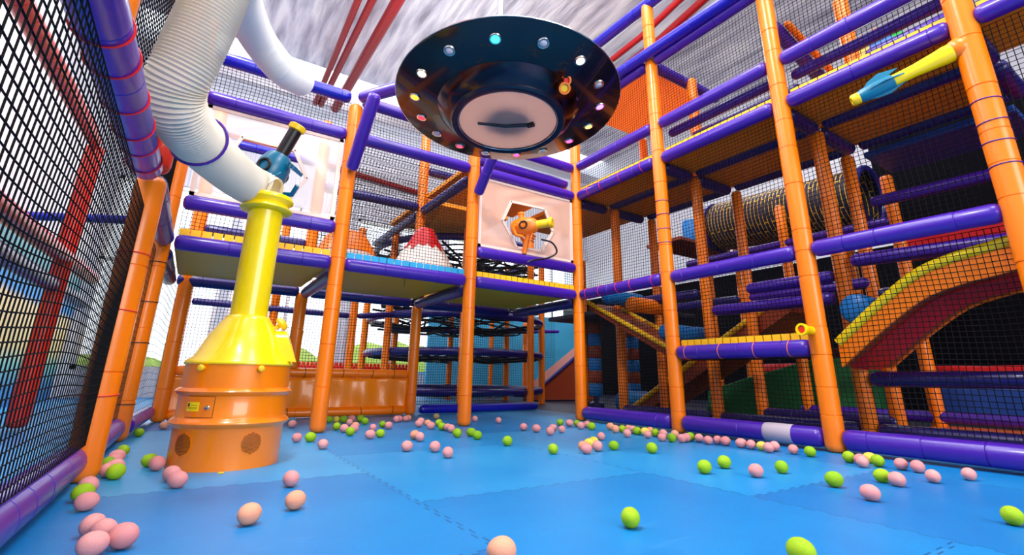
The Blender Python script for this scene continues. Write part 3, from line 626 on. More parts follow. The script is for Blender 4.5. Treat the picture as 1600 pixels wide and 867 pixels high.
# ------------------------------------------------------------------ panels and cannons of the back wall
def hexpanel(label, x0, x1, z0, z1, hexp, m, name='window_panel'):
    t = thing(name, label, 'panel', ((x0+x1)/2, .0, z0))
    H = [Vector((x, 0, z)) for x, z in hexp]; c = sum(H, Vector())/len(H)
    nseg = 72; outer = []; inn = []
    for k in range(nseg):
        a = 2*math.pi*k/nseg; d = Vector((math.cos(a), 0, math.sin(a)))
        tx = ((x1 if d.x > 0 else x0)-c.x)/d.x if abs(d.x) > 1e-6 else 1e9; tz = ((z1 if d.z > 0 else z0)-c.z)/d.z if abs(d.z) > 1e-6 else 1e9
        outer.append(c+d*min(tx, tz))
        best = 1e9
        for i in range(len(H)):
            p, q = H[i], H[(i+1) % len(H)]; e = q-p; den = d.x*e.z-d.z*e.x
            if abs(den) < 1e-9: continue
            w_ = p-c; s = (w_.x*e.z-w_.z*e.x)/den; r_ = (w_.x*d.z-w_.z*d.x)/den
            if s > 0 and -.001 <= r_ <= 1.001: best = min(best, s)
        inn.append(c+d*best)
    mb = MB(); rows = 8
    for j in range(rows+1):
        f = j/rows
        mb.v += [tuple(a.lerp(b, f)+Vector((0, .007*math.sin(9*f+k*.55)*math.sin(math.pi*f), 0))) for k, (a, b) in enumerate(zip(inn, outer))]
    mb.f = [(j*nseg+k, j*nseg+(k+1) % nseg, (j+1)*nseg+(k+1) % nseg, (j+1)*nseg+k) for j in range(rows) for k in range(nseg)]
    mb.build('sheet', m, t)
    rim = MB()
    for i in range(len(H)):
        p, q = H[i], H[(i+1) % len(H)]; p2, q2 = c+(p-c)*1.1, c+(q-c)*1.1
        rim.prism([p+Vector((0, -.008, 0)), q+Vector((0, -.008, 0)), q2+Vector((0, -.008, 0)), p2+Vector((0, -.008, 0))], (0, .016, 0))
    ro = rim.build('opening_rim', 'panel_rim', t, smooth=False)
    for p in H: MB().lathe([(.006, 0), (.005, .003), (.001, .004)], c+(p-c)*1.05+Vector((0, -.008, 0)), (0, -1, 0), 8).build('screw', 'black', ro)
    fr = MB()
    for (cx, cz, dx, dz) in (((x0+x1)/2, z1-.012, x1-x0, .024), ((x0+x1)/2, z0+.012, x1-x0, .024), (x0+.015, (z0+z1)/2, .03, z1-z0), (x1-.015, (z0+z1)/2, .03, z1-z0)): fr.box((cx, 0, cz), (dx, .012, dz))
    fr.build('border_hem', 'panel_rim', t, smooth=False)
    return t
hexpanel('clear vinyl panel with a hexagonal hole behind the teal cannon', .07, XA-.065, ZR+.055, Z2-.055, [(.32, 2.02), (.66, 2.015), (.764, 1.824), (.655, 1.62), (.342, 1.611), (.252, 1.84)], 'panel_clear')
hexpanel('milky pink vinyl panel with a hexagonal hole around the orange cannon', XB+.065, XC-.065, ZR+.055, Z2-.055, [(2.649, 2.029), (3.04, 2.036), (3.137, 1.821), (2.999, 1.609), (2.716, 1.597), (2.558, 1.826)], 'panel_pink')
def cannon(label, base, aim, body, barrel, tip, bl_=.26, br=.045, k_=1.0):
    n0 = len(bpy.data.objects); t = thing('ball_cannon', label, 'ball cannon', base); A = Vector(base); d = Vector(aim).normalized()
    side = d.cross(Vector((0, 0, 1))).normalized(); up = side.cross(d)
    MB().lathe([(.02, -.17), (.06, -.16), (.085, -.12), (.095, -.05), (.09, .02), (.07, .07), (.055, .09)], A, d, 20).build('body', body, t)
    MB().lathe([(br, .06), (br, .06+bl_), (br*.75, .06+bl_), (br*.75, .1)], A, d, 20, cap=False).build('barrel', barrel, t)
    tp = MB().lathe([(br+.002, .04+bl_), (br+.012, .045+bl_), (br+.012, .075+bl_), (br+.004, .08+bl_), (br*.72, .08+bl_), (br*.72, .05+bl_)], A, d, 20, cap=False).build('muzzle_ring', tip, t)
    MB().lathe([(br*.74, .08+bl_-.06), (.001, .08+bl_-.06)], A, d, 16).build('muzzle_inside', 'darkhole', t)
    for s in (-1, 1):
        p = A+side*s*.085
        g = MB().tube([p-d*.1, p+side*s*.03-d*.12-up*.03, p+side*s*.035-d*.09-up*.11, p+side*s*.01-d*.03-up*.13], [.016, .017, .016, .014], 10).build('grip', body, t)
        MB().torus(p+side*s*.012-d*.02-up*.01, side, .036, .008, 20, 6).build('trigger_guard', 'black', t)
    MB().lathe([(.028, 0), (.028, .05), (.035, .055), (.035, .075), (.02, .075)], A+up*.075-d*.06, up, 14).build('hopper_port', body, t)
    MB().tube([A-up*.07, Vector((A.x, A.y+.03, A.z-.17)), Vector((A.x-.01, -.01, 1.575 if A.x < 1 else 1.535))], [.03, .026, .024], 10).build('swivel_stem', body, t)
    fin = MB()
    for k in range(3): fin.box(A-up*(.10+.025*k)+d*(.05-.01*k), (.10, .02, .012), Matrix((side, d, up)).transposed())
    fin.build('bracket_fin', body, t, smooth=False)
    return t, A, d, side, up
c1 = cannon('teal ball cannon with black barrel and yellow muzzle above the blower', (.535, -.13, 1.80), (.33, -.25, 1.0), 'teal', 'black', 'yellow_plastic', .22, .038)
c1[0].scale = (1.2, 1.2, 1.2)
c2 = cannon('orange ball cannon with yellow muzzle in the hexagonal hole', (2.80, -.06, 1.80), (.62, -.78, .08), 'orange_plastic', 'yellow_plastic', 'yellow_plastic', .17, .042)
MB().tube(catmull([(2.93, -.1, 1.68), (3.05, -.12, 1.66), (3.12, -.1, 1.58), (3.02, -.08, 1.51), (2.86, -.07, 1.47), (2.80, -.05, 1.44)], 6), .009, 8).build('black_hose', 'black', c2[0])
# ------------------------------------------------------------------ cannon on the right post
t = thing('ball_cannon', 'long yellow ball cannon with teal sleeve mounted on the right edge post', 'ball cannon', (XC-.02, YF+.05, 2.12))
A = Vector((XC-.02, YF+.04, 2.12)); Bp = Vector((3.27, -2.716, 1.975)); d = (Bp-A).normalized(); Lc = (Bp-A).length; sd = d.cross(Vector((0, 0, 1))).normalized(); up = sd.cross(d)
MB().lathe([(.05, 0), (.052, .06), (.046, .1), (.044, .12), (.036, .2), (.034, Lc*.62)], A, d, 20).build('barrel', 'yellow', t)
MB().sphere(A, .062, 18, 12).build('ball_joint', 'orange', t)
sl = MB().lathe([(.036, Lc*.60), (.043, Lc*.61), (.045, Lc*.78), (.040, Lc*.9), (.034, Lc*.94)], A, d, 20).build('sleeve', 'teal', t)
for s, k in ((up, 1), (-up, .45), (sd, .5), (-sd, .5)):
    sl2 = d.cross(s)*.004
    MB().prism([A+d*Lc*.5+s*.052*k+s*.01-sl2, A+d*Lc*.66+s*.04-sl2, A+d*Lc*.86+s*.042-sl2, A+d*Lc*.8+s*(.045+.02*k)-sl2, A+d*Lc*.68+s*(.045+.04*k)-sl2], sl2*2).build('fin', 'teal', sl, smooth=False)
MB().lathe([(.030, Lc*.92), (.034, Lc*.94), (.035, Lc*1.0), (.028, Lc*1.02), (.016, Lc*1.02), (.015, Lc*.97)], A, d, 18).build('muzzle', 'yellow_plastic', t)
MB().lathe([(.0155, Lc*.975), (.001, Lc*.975)], A, d, 12).build('muzzle_inside', 'black', t)
# nozzle on the middle right post
nz = thing('ball_nozzle', 'small yellow nozzle with red centre on the orange right wall post', 'nozzle', (XC-.06, YE-.01, .68))
A = Vector((XC-.03, YE+.01, .69)); d = Vector((-1, .12, .03))
MB().lathe([(.026, 0), (.028, .09), (.036, .1), (.036, .118), (.024, .118), (.022, .08)], A, d, 20).build('barrel', 'yellow', nz)
MB().lathe([(.023, .085), (.022, .11), (.001, .113)], A, d, 14).build('core', 'red_bright', nz)

# ------------------------------------------------------------------ volcano cones on the back deck
v = thing('volcano_cone', 'white padded cone with red tip on the back deck', 'padded cone', (2.04, .64, 1.235))
MB().lathe([(.42, 1.232), (.40, 1.25), (.285, 1.43), (.185, 1.6)], (2.02, .62, 0), (0, 0, 1), 32).build('cone', 'white', v)
MB().lathe([(.186, 1.598), (.125, 1.71), (.085, 1.79), (.07, 1.80), (.02, 1.78)], (2.02, .62, 0), (0, 0, 1), 32).build('tip', 'red', v)['label'] = 'red tip'
fl = MB()
for k in range(14):
    a = 2*math.pi*k/14; a2 = a+.42; am = a+.21; f = lambda an, r_, z: Vector((2.02+r_*math.cos(an), .62+r_*math.sin(an), z))
    fl.prism([f(a, .187, 1.6), f(am, .206+.012*(k % 3), 1.575-.02*(k % 3)), f(a2, .187, 1.6)], f(am, .004, 0)-f(am, 0, 0))
fl.build('lava_drips', 'red', v, smooth=False)
v = thing('volcano_cone', 'white padded cone with orange top, partly behind the tall orange post', 'padded cone', (1.27, .6, 1.235))
MB().lathe([(.34, 1.232), (.33, 1.25), (.25, 1.42)], (1.27, .6, 0), (0, 0, 1), 32).build('cone', 'white', v)
MB().lathe([(.261, 1.418), (.19, 1.56), (.15, 1.61), (.03, 1.61)], (1.27, .6, 0), (0, 0, 1), 32).build('tip', 'orange', v)['label'] = 'orange top'
# ------------------------------------------------------------------ beyond the left net
ppost(-.62, .86, .02, 2.05, 'red-orange post outside the left net, below the upper red tube', 'red_tube', r=.06)
ptube((-.6, -3.0, 1.06), (-.62, 2.1, 1.2), 'thick red tube outside the left net at mid height', 'red_tube', r=.055, seam=.12)
ptube((-.62, -3.0, .93), (-.64, 2.1, .97), 'purple tube just under the thick red tube outside the left net', 'navy_tube', r=.05)
ptube((-.62, -2.6, 1.84), (-.62, .86, 2.07), 'upper red tube outside the left net', 'red_tube', r=.05, seam=.15)
ptube((-1.32, 2.3, 1.75), (-.2, 1.6, 1.72), 'blue tube crossing behind the left net', 'blue_tube', r=.04)
# ------------------------------------------------------------------ rear of the back deck
ppost(XA, YB, Z1+.06, 3.0, 'orange padded post seen through the clear vinyl panel')
ppost(XB, YB+.02, Z1+.06, 3.3, 'orange padded post behind the white cone with the red tip')
ptube((XA, YB, 2.25), (XB, YB, 2.25), 'dark tube under the net canopy behind the white cones', 'navy_tube')
ptube((.12, YB, 1.62), (XA, YB, 1.62), 'dark tube seen behind the teal cannon', 'navy_tube')
ptube((.12, YB, 2.5), (XA, YB, 2.5), 'tube at the rear of the bay with the teal cannon', 'blue_tube', r=.045)
ptube((XB, .06, 2.2), (XB, YB, 2.2), 'purple joist running back from the middle back post', 'navy_tube')
ptube((XB, YB+.05, 2.2), (XB, 3.0, 2.2), 'purple joist running further back beyond the white cones', 'navy_tube', r=.05)
ptube((XB, YB, 2.72), (XC, YB, 2.72), 'purple tube behind the upper deck left of the back corner', 'navy_tube')
for i, (x, y) in enumerate(((.12, 2.2), (.95, 2.25), (1.83, 2.25))):
    ppost(x, y, 0, 2.2, ('orange post behind the alcove net at its left end', 'orange post behind the alcove net beside the yellow pipe', 'orange post behind the alcove net right of the tall post')[i], r=.045)
ptube((.12, 2.2, 1.09), (1.83, 2.25, 1.07), 'purple tube behind the alcove net at eye height', 'navy_tube', r=.035)
ptube((1.83, 2.25, 1.07), (2.4, 2.3, 1.14), 'purple tube from the alcove net towards the round tower', 'navy_tube', r=.035)
deck(XB, XC, .08, YB, Z2+.12, 'ochre deck underside above the milky panel left of the back corner', 'deck_orange')
deck(XB, XC, YB+.05, 2.5, Z2+.12, 'ochre deck underside further back above the round tower', 'deck_orange')
# red boundary fence of the cafe side, far behind the alcove
fz = thing('picket_fence', 'low red picket fence seen just above the orange banner', 'fence', (2.3, 5.0, 0))
m_ = MB()
for k in range(44): m_.box((.9+k*.066, 5.0, .3), (.05, .02, .56))
m_.build('pickets', 'red_bright', fz, smooth=False)
m_ = MB(); m_.box((2.33, 5.02, .5), (2.95, .02, .05)); m_.box((2.33, 5.02, .15), (2.95, .02, .05)); m_.build('rails', 'red', fz, smooth=False)
# ------------------------------------------------------------------ round climbing tower
tc = Vector((3.62, 3.05, 0)); TRd = 1.3
tw = thing('climbing_tower', 'round dark climbing tower with ring tubes and elastic webs behind the back deck', 'climbing tower', tc)
def circ(R, z, n=64): return [tc+Vector((R*math.cos(2*math.pi*k/n), R*math.sin(2*math.pi*k/n), z)) for k in range(n)]
for k in range(8):
    a = 2*math.pi*(k+.5)/8; p = tc+Vector(((TRd+.06)*math.cos(a), (TRd+.06)*math.sin(a), 0))
    MB().tube([p, p+Vector((0, 0, 2.3))], .05, 12).build('post', 'orange', tw)
for z in (.2, .69, 1.17, 2.2):
    MB().torus(tc+Vector((0, 0, z)), (0, 0, 1), TRd, .05, 64, 10).build('ring_tube', 'navy_tube', tw)
for q, z in enumerate((.17, .64, 1.08, 1.32, 1.44, 1.56, 1.68, 1.80, 1.92, 2.04, 2.14)):
    wb = MB(); rr = random.Random(q)
    for R_ in (.45, .8, 1.08):
        wb.tube([p+Vector((.05*math.sin(7*k/64*6.283+q), .05*math.cos(5*k/64*6.283+q), .03*math.sin(6*k/64*6.283+2*q))) for k, p in enumerate(circ(R_, z)+[circ(R_, z)[0]])], .012, 5)
    for k in range(16):
        a = 2*math.pi*(k+rr.random()*.5)/16; b_ = a+rr.uniform(-.35, .35)
        wb.tube([tc+Vector((1.27*math.cos(a), 1.27*math.sin(a), z)), tc+Vector((.75*math.cos(b_), .75*math.sin(b_), z-.04)), tc+Vector((.25*math.cos(a+.3), .25*math.sin(a+.3), z))], .018, 5)
    wb.build('elastic_web', 'navy_net', tw)
# ------------------------------------------------------------------ inside the right structure
for x0, x1, y0, y1, l in ((XC, X2, YD, 0, 'ochre deck underside next to the back corner post, front row'), (X2, X3, YD, 0, 'ochre deck underside next to the back corner, second row'),
        (XC, X2, YE, YD, 'ochre deck underside in the middle right bay, front row'), (X2, X3, YE, YD, 'ochre deck underside in the middle right bay, second row'),
        (XC, X2, YF, YE, 'ochre deck underside just behind the yellow and teal cannon'), (X2, X3, YF, YE, 'ochre deck underside behind the cannon, second row'),
        (XC, X3, 0, YB, 'ochre deck underside right behind the back corner post'), (XC, X2, YG, YF, 'orange deck underside in the upper right corner')):
    deck(x0, x1, y0, y1, Z2, l, 'deck_orange', g=.012)
M['peach_sheet'] = mat('peach_sheet', (250, 168, 100), .5)
_p = M['peach_sheet'].node_tree; _t = _p.nodes.new('ShaderNodeBsdfTranslucent'); _t.inputs[0].default_value = lin((255, 176, 110))+(1,); _ms = _p.nodes.new('ShaderNodeMixShader'); _ms.inputs[0].default_value = .6
_p.links.new(_p.nodes['Principled BSDF'].outputs[0], _ms.inputs[1]); _p.links.new(_t.outputs[0], _ms.inputs[2]); _p.links.new(_ms.outputs[0], _p.nodes['Material Output'].inputs[0])
deck(XC, X3, YD, 0, ZP, 'orange top panel under the roof net right of the saucer', 'peach_sheet', t=.012, g=.05)
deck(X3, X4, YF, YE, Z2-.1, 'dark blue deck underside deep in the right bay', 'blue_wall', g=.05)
deck(5.3, 6.5, .08, .75, Z2-.1, 'brown deck underside far back in the right structure', 'brownread' if False else 'brownred', g=.05)
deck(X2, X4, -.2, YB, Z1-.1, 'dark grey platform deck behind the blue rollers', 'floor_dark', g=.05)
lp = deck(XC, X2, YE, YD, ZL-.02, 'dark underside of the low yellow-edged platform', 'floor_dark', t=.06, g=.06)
JN = 'navy_tube'
for x, nm in ((X2, 'first'), (X3, 'second')):
    for y0, y1, b_ in ((0, YD, 'back corner bay'), (YD, YE, 'middle right bay'), (YE, YF, 'bay behind the cannon')):
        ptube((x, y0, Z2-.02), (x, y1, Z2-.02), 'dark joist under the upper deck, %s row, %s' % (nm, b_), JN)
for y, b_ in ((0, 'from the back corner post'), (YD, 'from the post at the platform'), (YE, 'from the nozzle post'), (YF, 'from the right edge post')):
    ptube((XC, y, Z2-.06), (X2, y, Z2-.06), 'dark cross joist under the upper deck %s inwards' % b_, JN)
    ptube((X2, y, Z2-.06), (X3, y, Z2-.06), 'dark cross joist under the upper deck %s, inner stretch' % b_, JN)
ptube((XC, YD, ZP-.02), (X3, YD, ZP-.02), 'purple cross tube under the roof net right of the saucer')
ptube((XC, YE, ZP-.3), (X3, YE, ZP-.6), 'purple cross tube under the roof net beside the nozzle post')
ptube((XC+.05, YE-.08, ZP-.3), (X3, YE-.1, ZP-.62), 'thin orange rail beside the purple roof cross tube', 'orange', r=.025)
ptube((X2, YD, ZT), (X2, YE, ZT), 'second-row rail above the upper deck, middle right bay', JN)
ptube((X2, YE-.35, ZT), (X2, YF, ZT), 'second-row rail above the upper deck, behind the cannon')
PB = [(X2, -.1, 0, Z2-.07, 'netted orange post inside the right structure next to the back corner'), (X2, YD-.02, 0, Z2-.07, 'netted orange inner post behind the left end of the low platform'),
      (X2, YE, 0, Z2-.07, 'netted orange inner post at the foot of the wavy slide'), (X3, -.1, 0, Z2-.07, 'second netted orange post behind the padded ramp'),
      (X3, YD-.05, 0, Z2-.07, 'netted orange inner post in the middle of the low platform'), (X3+.02, YE+.06, 0, Z2-.07, 'netted rust orange post behind the wavy slide'),
      (X4, YD-.12, 0, Z2-.1, 'deep orange post behind the green ramp, middle of the bay'), (X4+.0, YE+.02, 0, Z2-.1, 'deep rust orange post beside the dark blue wall'),
      (4.42, 1.0, 0, 1.9, 'rust orange post just right of the back corner post'), (5.98, -.25, 0, 2.1, 'deep orange post near the green ramp at its left'),
      (6.3, -1.4, 0, 2.0, 'deep orange post beside the hanging red and blue rolls'), (6.6, .6, 0, 2.2, 'far orange post behind the blue and rust columns')]
for x, y, z0, z1, l in PB: ppost(x, y, z0, z1, l, r=.048)
ppost(X2+.05, YD-.05, Z2+.05, ZP, 'orange post on the upper deck between corner and nozzle post', r=.05)
ppost(X2+.05, YE-.3, Z2+.05, ZP-.05, 'orange post on the upper deck left of the striped dome', r=.05)
ppost(X3, -.05, Z2+.05, ZP, 'orange post on the upper deck beside the back corner', r=.05)
for (a, b_, l, m_) in (((X2, YE-.02, 1.19), (X2, YF, 1.15), 'inner purple tube above the yellow edge of the wavy slide', 'purple'), ((X2, YD-.35, 1.1), (X2, YE, 1.1), 'inner purple tube behind the middle bay, upper one', 'purple'),
        ((X2, YD-.02, .96), (X2, YE+.02, .95), 'inner purple tube behind the middle bay, lower one', 'purple'), ((X2, 0-.12, 1.14), (X2, YD, 1.12), 'inner purple tube behind the blue rollers', 'navy_tube'),
        ((X2, YE, .41), (X2, YF, .42), 'dark purple tube under the wavy slide', 'navy_tube'), ((4.35, YE, 1.0), (4.35, YF, 1.0), 'lower inner purple tube above the wavy slide', 'navy_tube'),
        ((X3, 0, 1.13), (X3, YD, 1.13), 'second-row purple tube behind the padded ramp', 'navy_tube'), ((X3, YD, 1.13), (X3, YE, 1.13), 'second-row purple tube behind the middle bay', 'purple'),
        ((X3, YD, .12), (X3, YE, .12), 'second-row floor tube under the middle bay', 'navy_tube'), ((X2, 0, .1), (X2, YD, .1), 'dark floor tube inside, behind the corner bay', 'navy_tube'),
        ((X2, YD, .1), (X2, YE, .1), 'dark floor tube inside, behind the middle bay', 'navy_tube'), ((X2, YE, .1), (X2, YF, .1), 'dark floor tube inside, under the wavy slide', 'navy_tube'),
        ((X4, YD, .14), (X4, YF, .14), 'purple floor tube in front of the dark blue wall', 'purple'), ((X3, YE, 1.75), (X3, YG, 1.72), 'glossy purple tube across the dark upper right bay', 'purple'),
        ((X4, 0, 1.75), (X4, YE, 1.75), 'purple tube below the woven tunnel', 'purple'), ((X4, YD, 1.35), (6.4, YD, 1.35), 'dark purple tube deep behind the middle bay', 'navy_tube')):
    ptube(a, b_, l, m_, r=.045)
for k, (y0, y1) in enumerate(((YD, YE), (YE, YF))):
    tag(MB().box(((X2+.12), (y0+y1)/2, .045), (.16, y0-y1-.12, .06)).build('floor_pad', 'orange', smooth=False, bevel=.01), ('orange floor pad strip inside the middle right bay', 'orange floor pad strip inside under the wavy slide')[k], 'floor pad')
# padded ramp with rollers in the corner bay
rp = thing('padded_ramp', 'yellow-edged ramp falling from the corner post to the low platform', 'ramp', (3.75, -.5, .6))
MB().prism([(3.56, -.06, 1.12), (3.56, -1.06, .6), (3.56, -1.06, .54), (3.56, -.06, 1.06)], (.4, 0, 0)).build('bed', 'brownred', rp, smooth=False)
for x in (3.56, 3.95): MB().tube([(x, -.05, 1.13), (x, -.5, .9), (x, -1.06, .62)], .022, 10).build('edge_pad', 'yellow_web', rp)
def roller(name, a, b_, r, m, label, grp=None):
    a, b_ = Vector(a), Vector(b_); L = (b_-a).length
    o = MB().lathe([(.01, 0), (r*.6, .004), (r*.88, .02), (r, .05), (r, L-.05), (r*.88, L-.02), (r*.6, L-.004), (.01, L)], a, b_-a, 24).build(name, m); return tag(o, label, 'roller', grp)
RG = 'padded rollers on the ramps'
roller('padded_roller', (3.6, -.24, 1.17), (4.12, -.26, 1.17), .072, 'blue', 'upper blue padded roller on the ramp beside the back corner post', RG)
roller('padded_roller', (3.6, -.56, 1.06), (4.2, -.58, 1.06), .072, 'orange', 'orange padded roller between two blue ones on the ramp', RG)
roller('padded_roller', (3.6, -.93, .78), (4.25, -.96, .775), .072, 'blue', 'lower blue padded roller crossing behind the platform-end post', RG)
roller('padded_roller', (3.62, -2.38, .825), (3.93, -2.38, .825), .095, 'blue', 'bright blue padded roller at the foot of the wavy slide', RG)
roller('padded_roller', (4.6, .6, .125), (5.1, .6, .125), .12, 'blue', 'blue padded roller at the foot of the lower slide', RG)
# lower slide rising to the right behind the corner bay
s2 = thing('slide', 'rust orange slide with yellow edge rising behind the platform-end post', 'slide', (4.7, -.4, 0))
MB().prism([(4.62, .42, .0), (4.62, .3, .0), (4.62, -1.5, .98), (4.62, -1.5, 1.14), (4.62, .42, .07)], (.5, 0, 0)).build('bed', 'brownred', s2, smooth=False)
for x in (4.62, 5.0): MB().tube([(x, .44, .06), (x, -.5, .6), (x, -1.5, 1.16)], .03, 10).build('edge_pad', 'yellow_web', s2)
# wavy slide on the right
ws = thing('slide', 'wavy slide with yellow edge and red underside behind the right net', 'slide', (3.75, -2.8, .55))
W = catmull([(0, YE-.07, .615), (0, -2.38, .69), (0, -2.55, .83), (0, -2.75, .97), (0, -2.93, 1.03), (0, -3.15, 1.075), (0, -3.4, 1.2), (0, -3.7, 1.42), (0, -4.1, 1.6)], 6)
def strip(x0, x1, dz0, dz1): return MB().ring_sweep([[Vector((x0, p.y, p.z+dz0)), Vector((x1, p.y, p.z+dz0)), Vector((x1, p.y, p.z+dz1)), Vector((x0, p.y, p.z+dz1))] for p in W])
strip(3.56, 4.25, -.13, -.07).build('bed', 'brownred', ws)
strip(3.68, 4.1, -.145, -.128).build('underside_panel', 'red', ws)['label'] = 'red panel on the underside'
strip(3.55, 3.575, -.14, .0).build('side_board', 'orange', ws)
strip(4.235, 4.26, -.14, .0).build('side_board', 'orange', ws)
for x in (3.562, 4.248): MB().tube([(x, p.y, p.z+.005) for p in W], .03, 10).build('edge_pad', 'yellow', ws)['label'] = 'yellow padded edge'
# blue and rust columns
for k, (x, y, l) in enumerate(((4.5, .9, 'blue and rust punch column nearer the back corner post'), (5.2, .92, 'blue and rust punch column further right, behind the ramp'))):
    cth = thing('punch_column', l, 'punch column', (x, y, .02), 'blue and rust punch columns')
    for j in range(6):
        z = .18+.15*j; MB().lathe([(.02, z), (.075, z), (.085, z+.015), (.085, z+.135), (.075, z+.15), (.02, z+.15)], (x, y, 0), (0, 0, 1), 20).build('pad', 'blue' if j % 2 == 0 else 'brownred', cth)
    MB().lathe([(.1, 0.02), (.1, .1), (.03, .12), (.03, .19)], (x, y, 0), (0, 0, 1), 16).build('base', 'navy_tube', cth)
# hanging roll stacks
for (y, z, l) in ((-.62, .86, 'stack of red and blue padded rolls behind the low platform'), (-.6, .44, 'single red padded roll hanging under the low platform line')):
    rt = thing('roll_stack', l, 'padded roll', (6.0, y, z))
    for j, mm in enumerate(('red', 'blue', 'red') if z > .8 else ('red',)):
        zz = z+.07+.135*j; MB().lathe([(.01, -.2), (.06, -.195), (.075, -.17), (.075, .17), (.06, .195), (.01, .2)], (6.0, y, zz), (0, 1, 0), 20).build('roll', mm, rt)
    MB().tube([(6.0, y, z+.1), (6.0, y, z+.62 if z > .8 else z+.41)], .008, 6).build('strap', 'black', rt)
# green ramp, blue and red wall pads
gr = thing('soft_ramp', 'dark green soft ramp on the floor behind the middle right bay', 'soft ramp', (5.6, -.9, .02))
MB().prism([(5.42, .03, .004), (5.42, -.02, .27), (5.42, -.52, .42), (5.42, -1.75, .74), (5.42, -1.75, .004)], (.4, 0, 0)).build('wedge', 'green_vinyl', gr, smooth=False, bevel=.015)
for (y0, y1, z0, z1, m_, l, x) in ((-2.12, -4.4, .1, .36, 'blue_wall', 'dark blue padded wall low on the right', 5.42), (-2.1, -4.4, .39, .53, 'red', 'red padded band above the dark blue wall', 5.42), (-2.1, -4.4, 1.45, 1.78, 'red', 'dark red padded wall behind the wavy slide', 5.6), (-2.1, -4.4, .56, 1.4, 'wall_dark', 'near-black padded wall behind the wavy slide', 5.6), (-1.9, -4.4, 1.8, 2.9, 'wall_dark', 'near-black wall panel in the upper right bay', 5.9)):
    tag(MB().box((x, (y0+y1)/2, (z0+z1)/2), (.06, y0-y1, z1-z0)).build('wall_pad', m_, smooth=False, bevel=.012), l, 'wall pad')
tag(MB().box((5.1, -3.2, .05), (.4, 2.0, .06)).build('floor_pad', 'orange', smooth=False, bevel=.01), 'orange floor pad in front of the dark blue wall', 'floor pad')
# woven crawl tunnel
tn = thing('crawl_tunnel', 'navy woven crawl tunnel with yellow dashes high in the right structure', 'crawl tunnel', (5.6, -1.0, 1.95))
MB().lathe([(.26, 0), (.30, .08), (.30, 1.6), (.28, 1.68)], (5.6, -.25, 2.25), (0, -1, -.06), 28, cap=False).build('woven_sleeve', 'weave', tn)
for s in (0, 1.68): MB().torus(Vector((5.6, -.25, 2.25))+Vector((0, -1, -.06)).normalized()*s, (0, -1, -.06), .29, .03, 28, 8).build('hoop', 'navy_tube', tn)
tag(MB().lathe([(.0, 0), (.11, .01), (.12, .05), (.12, .3), (.1, .36), (.0, .37)], (5.9, .35, 2.2), (0, 0, 1), 20).build('blue_drum', 'blue'), 'small blue padded drum far back left of the woven tunnel', 'padded drum')
# striped dome on the upper deck
sd_ = thing('striped_dome', 'blue, green and yellow striped dome on the upper deck above the cannon', 'dome', (4.55, -2.55, Z2+.03))
cs = [mat('dome_blue', (70, 120, 210), .4), mat('dome_green', (50, 165, 70), .4), mat('dome_lilac', (150, 160, 215), .4), mat('dome_white', (190, 210, 235), .4), mat('dome_yellow', (230, 190, 50), .4)]
for k in range(10):
    mb = MB(); a0 = 2*math.pi*k/10; cols = []
    for i in range(5):
        a = a0+2*math.pi/10*i/4; cols.append([Vector((4.55+.27*math.sin(t)*math.cos(a), -2.55+.27*math.sin(t)*math.sin(a), Z2+.5+.34*math.cos(t))) for t in [.15+ (math.pi-.3)*j/10 for j in range(11)]])
    for c_ in cols: mb.v += [tuple(p) for p in c_]
    mb.f = [(i*11+j, i*11+j+1, (i+1)*11+j+1, (i+1)*11+j) for i in range(4) for j in range(10)]
    mb.build('stripe', cs[k % 5], sd_)
MB().sphere((4.55, -2.55, Z2+.86), .06, 14, 8).build('top_knob', 'orange', sd_)
MB().lathe([(.2, 0), (.2, .18), (.1, .22)], (4.55, -2.55, Z2+.03), (0, 0, 1), 20).build('base', cs[2], sd_)
# ------------------------------------------------------------------ red pipes under the ceiling
def pipe(pts, r, label): tag(MB().tube(pts, r, 12).build('sprinkler_pipe', 'red_pipe'), label, 'pipe', 'red pipes under the ceiling')
pipe([(1.33, -.5, 5.4), (1.45, 5.2, 5.4)], .05, 'leftmost of the three red pipes left of the saucer')
pipe([(1.55, -.5, 5.4), (1.55, 5.2, 5.4)], .055, 'middle one of the three red pipes left of the saucer')
pipe([(1.87, -.5, 5.4), (1.82, 5.2, 5.4)], .085, 'thickest red pipe, the one nearest the saucer on its left')
pipe([(4.95, -1.2, 5.4), (5.2, .4, 5.4), (5.3, 3.2, 5.4)], .05, 'red pipe between the two blue overhead tubes')
pipe([(5.25, -1.2, 5.4), (5.5, .4, 5.4), (5.6, 3.2, 5.4)], .06, 'red pipe right of the orange post top between the overhead tubes')
pipe([(-1.3, 5.85, 4.7), (4.2, 5.85, 4.3)], .06, 'red pipe along the white back wall behind the top nets')
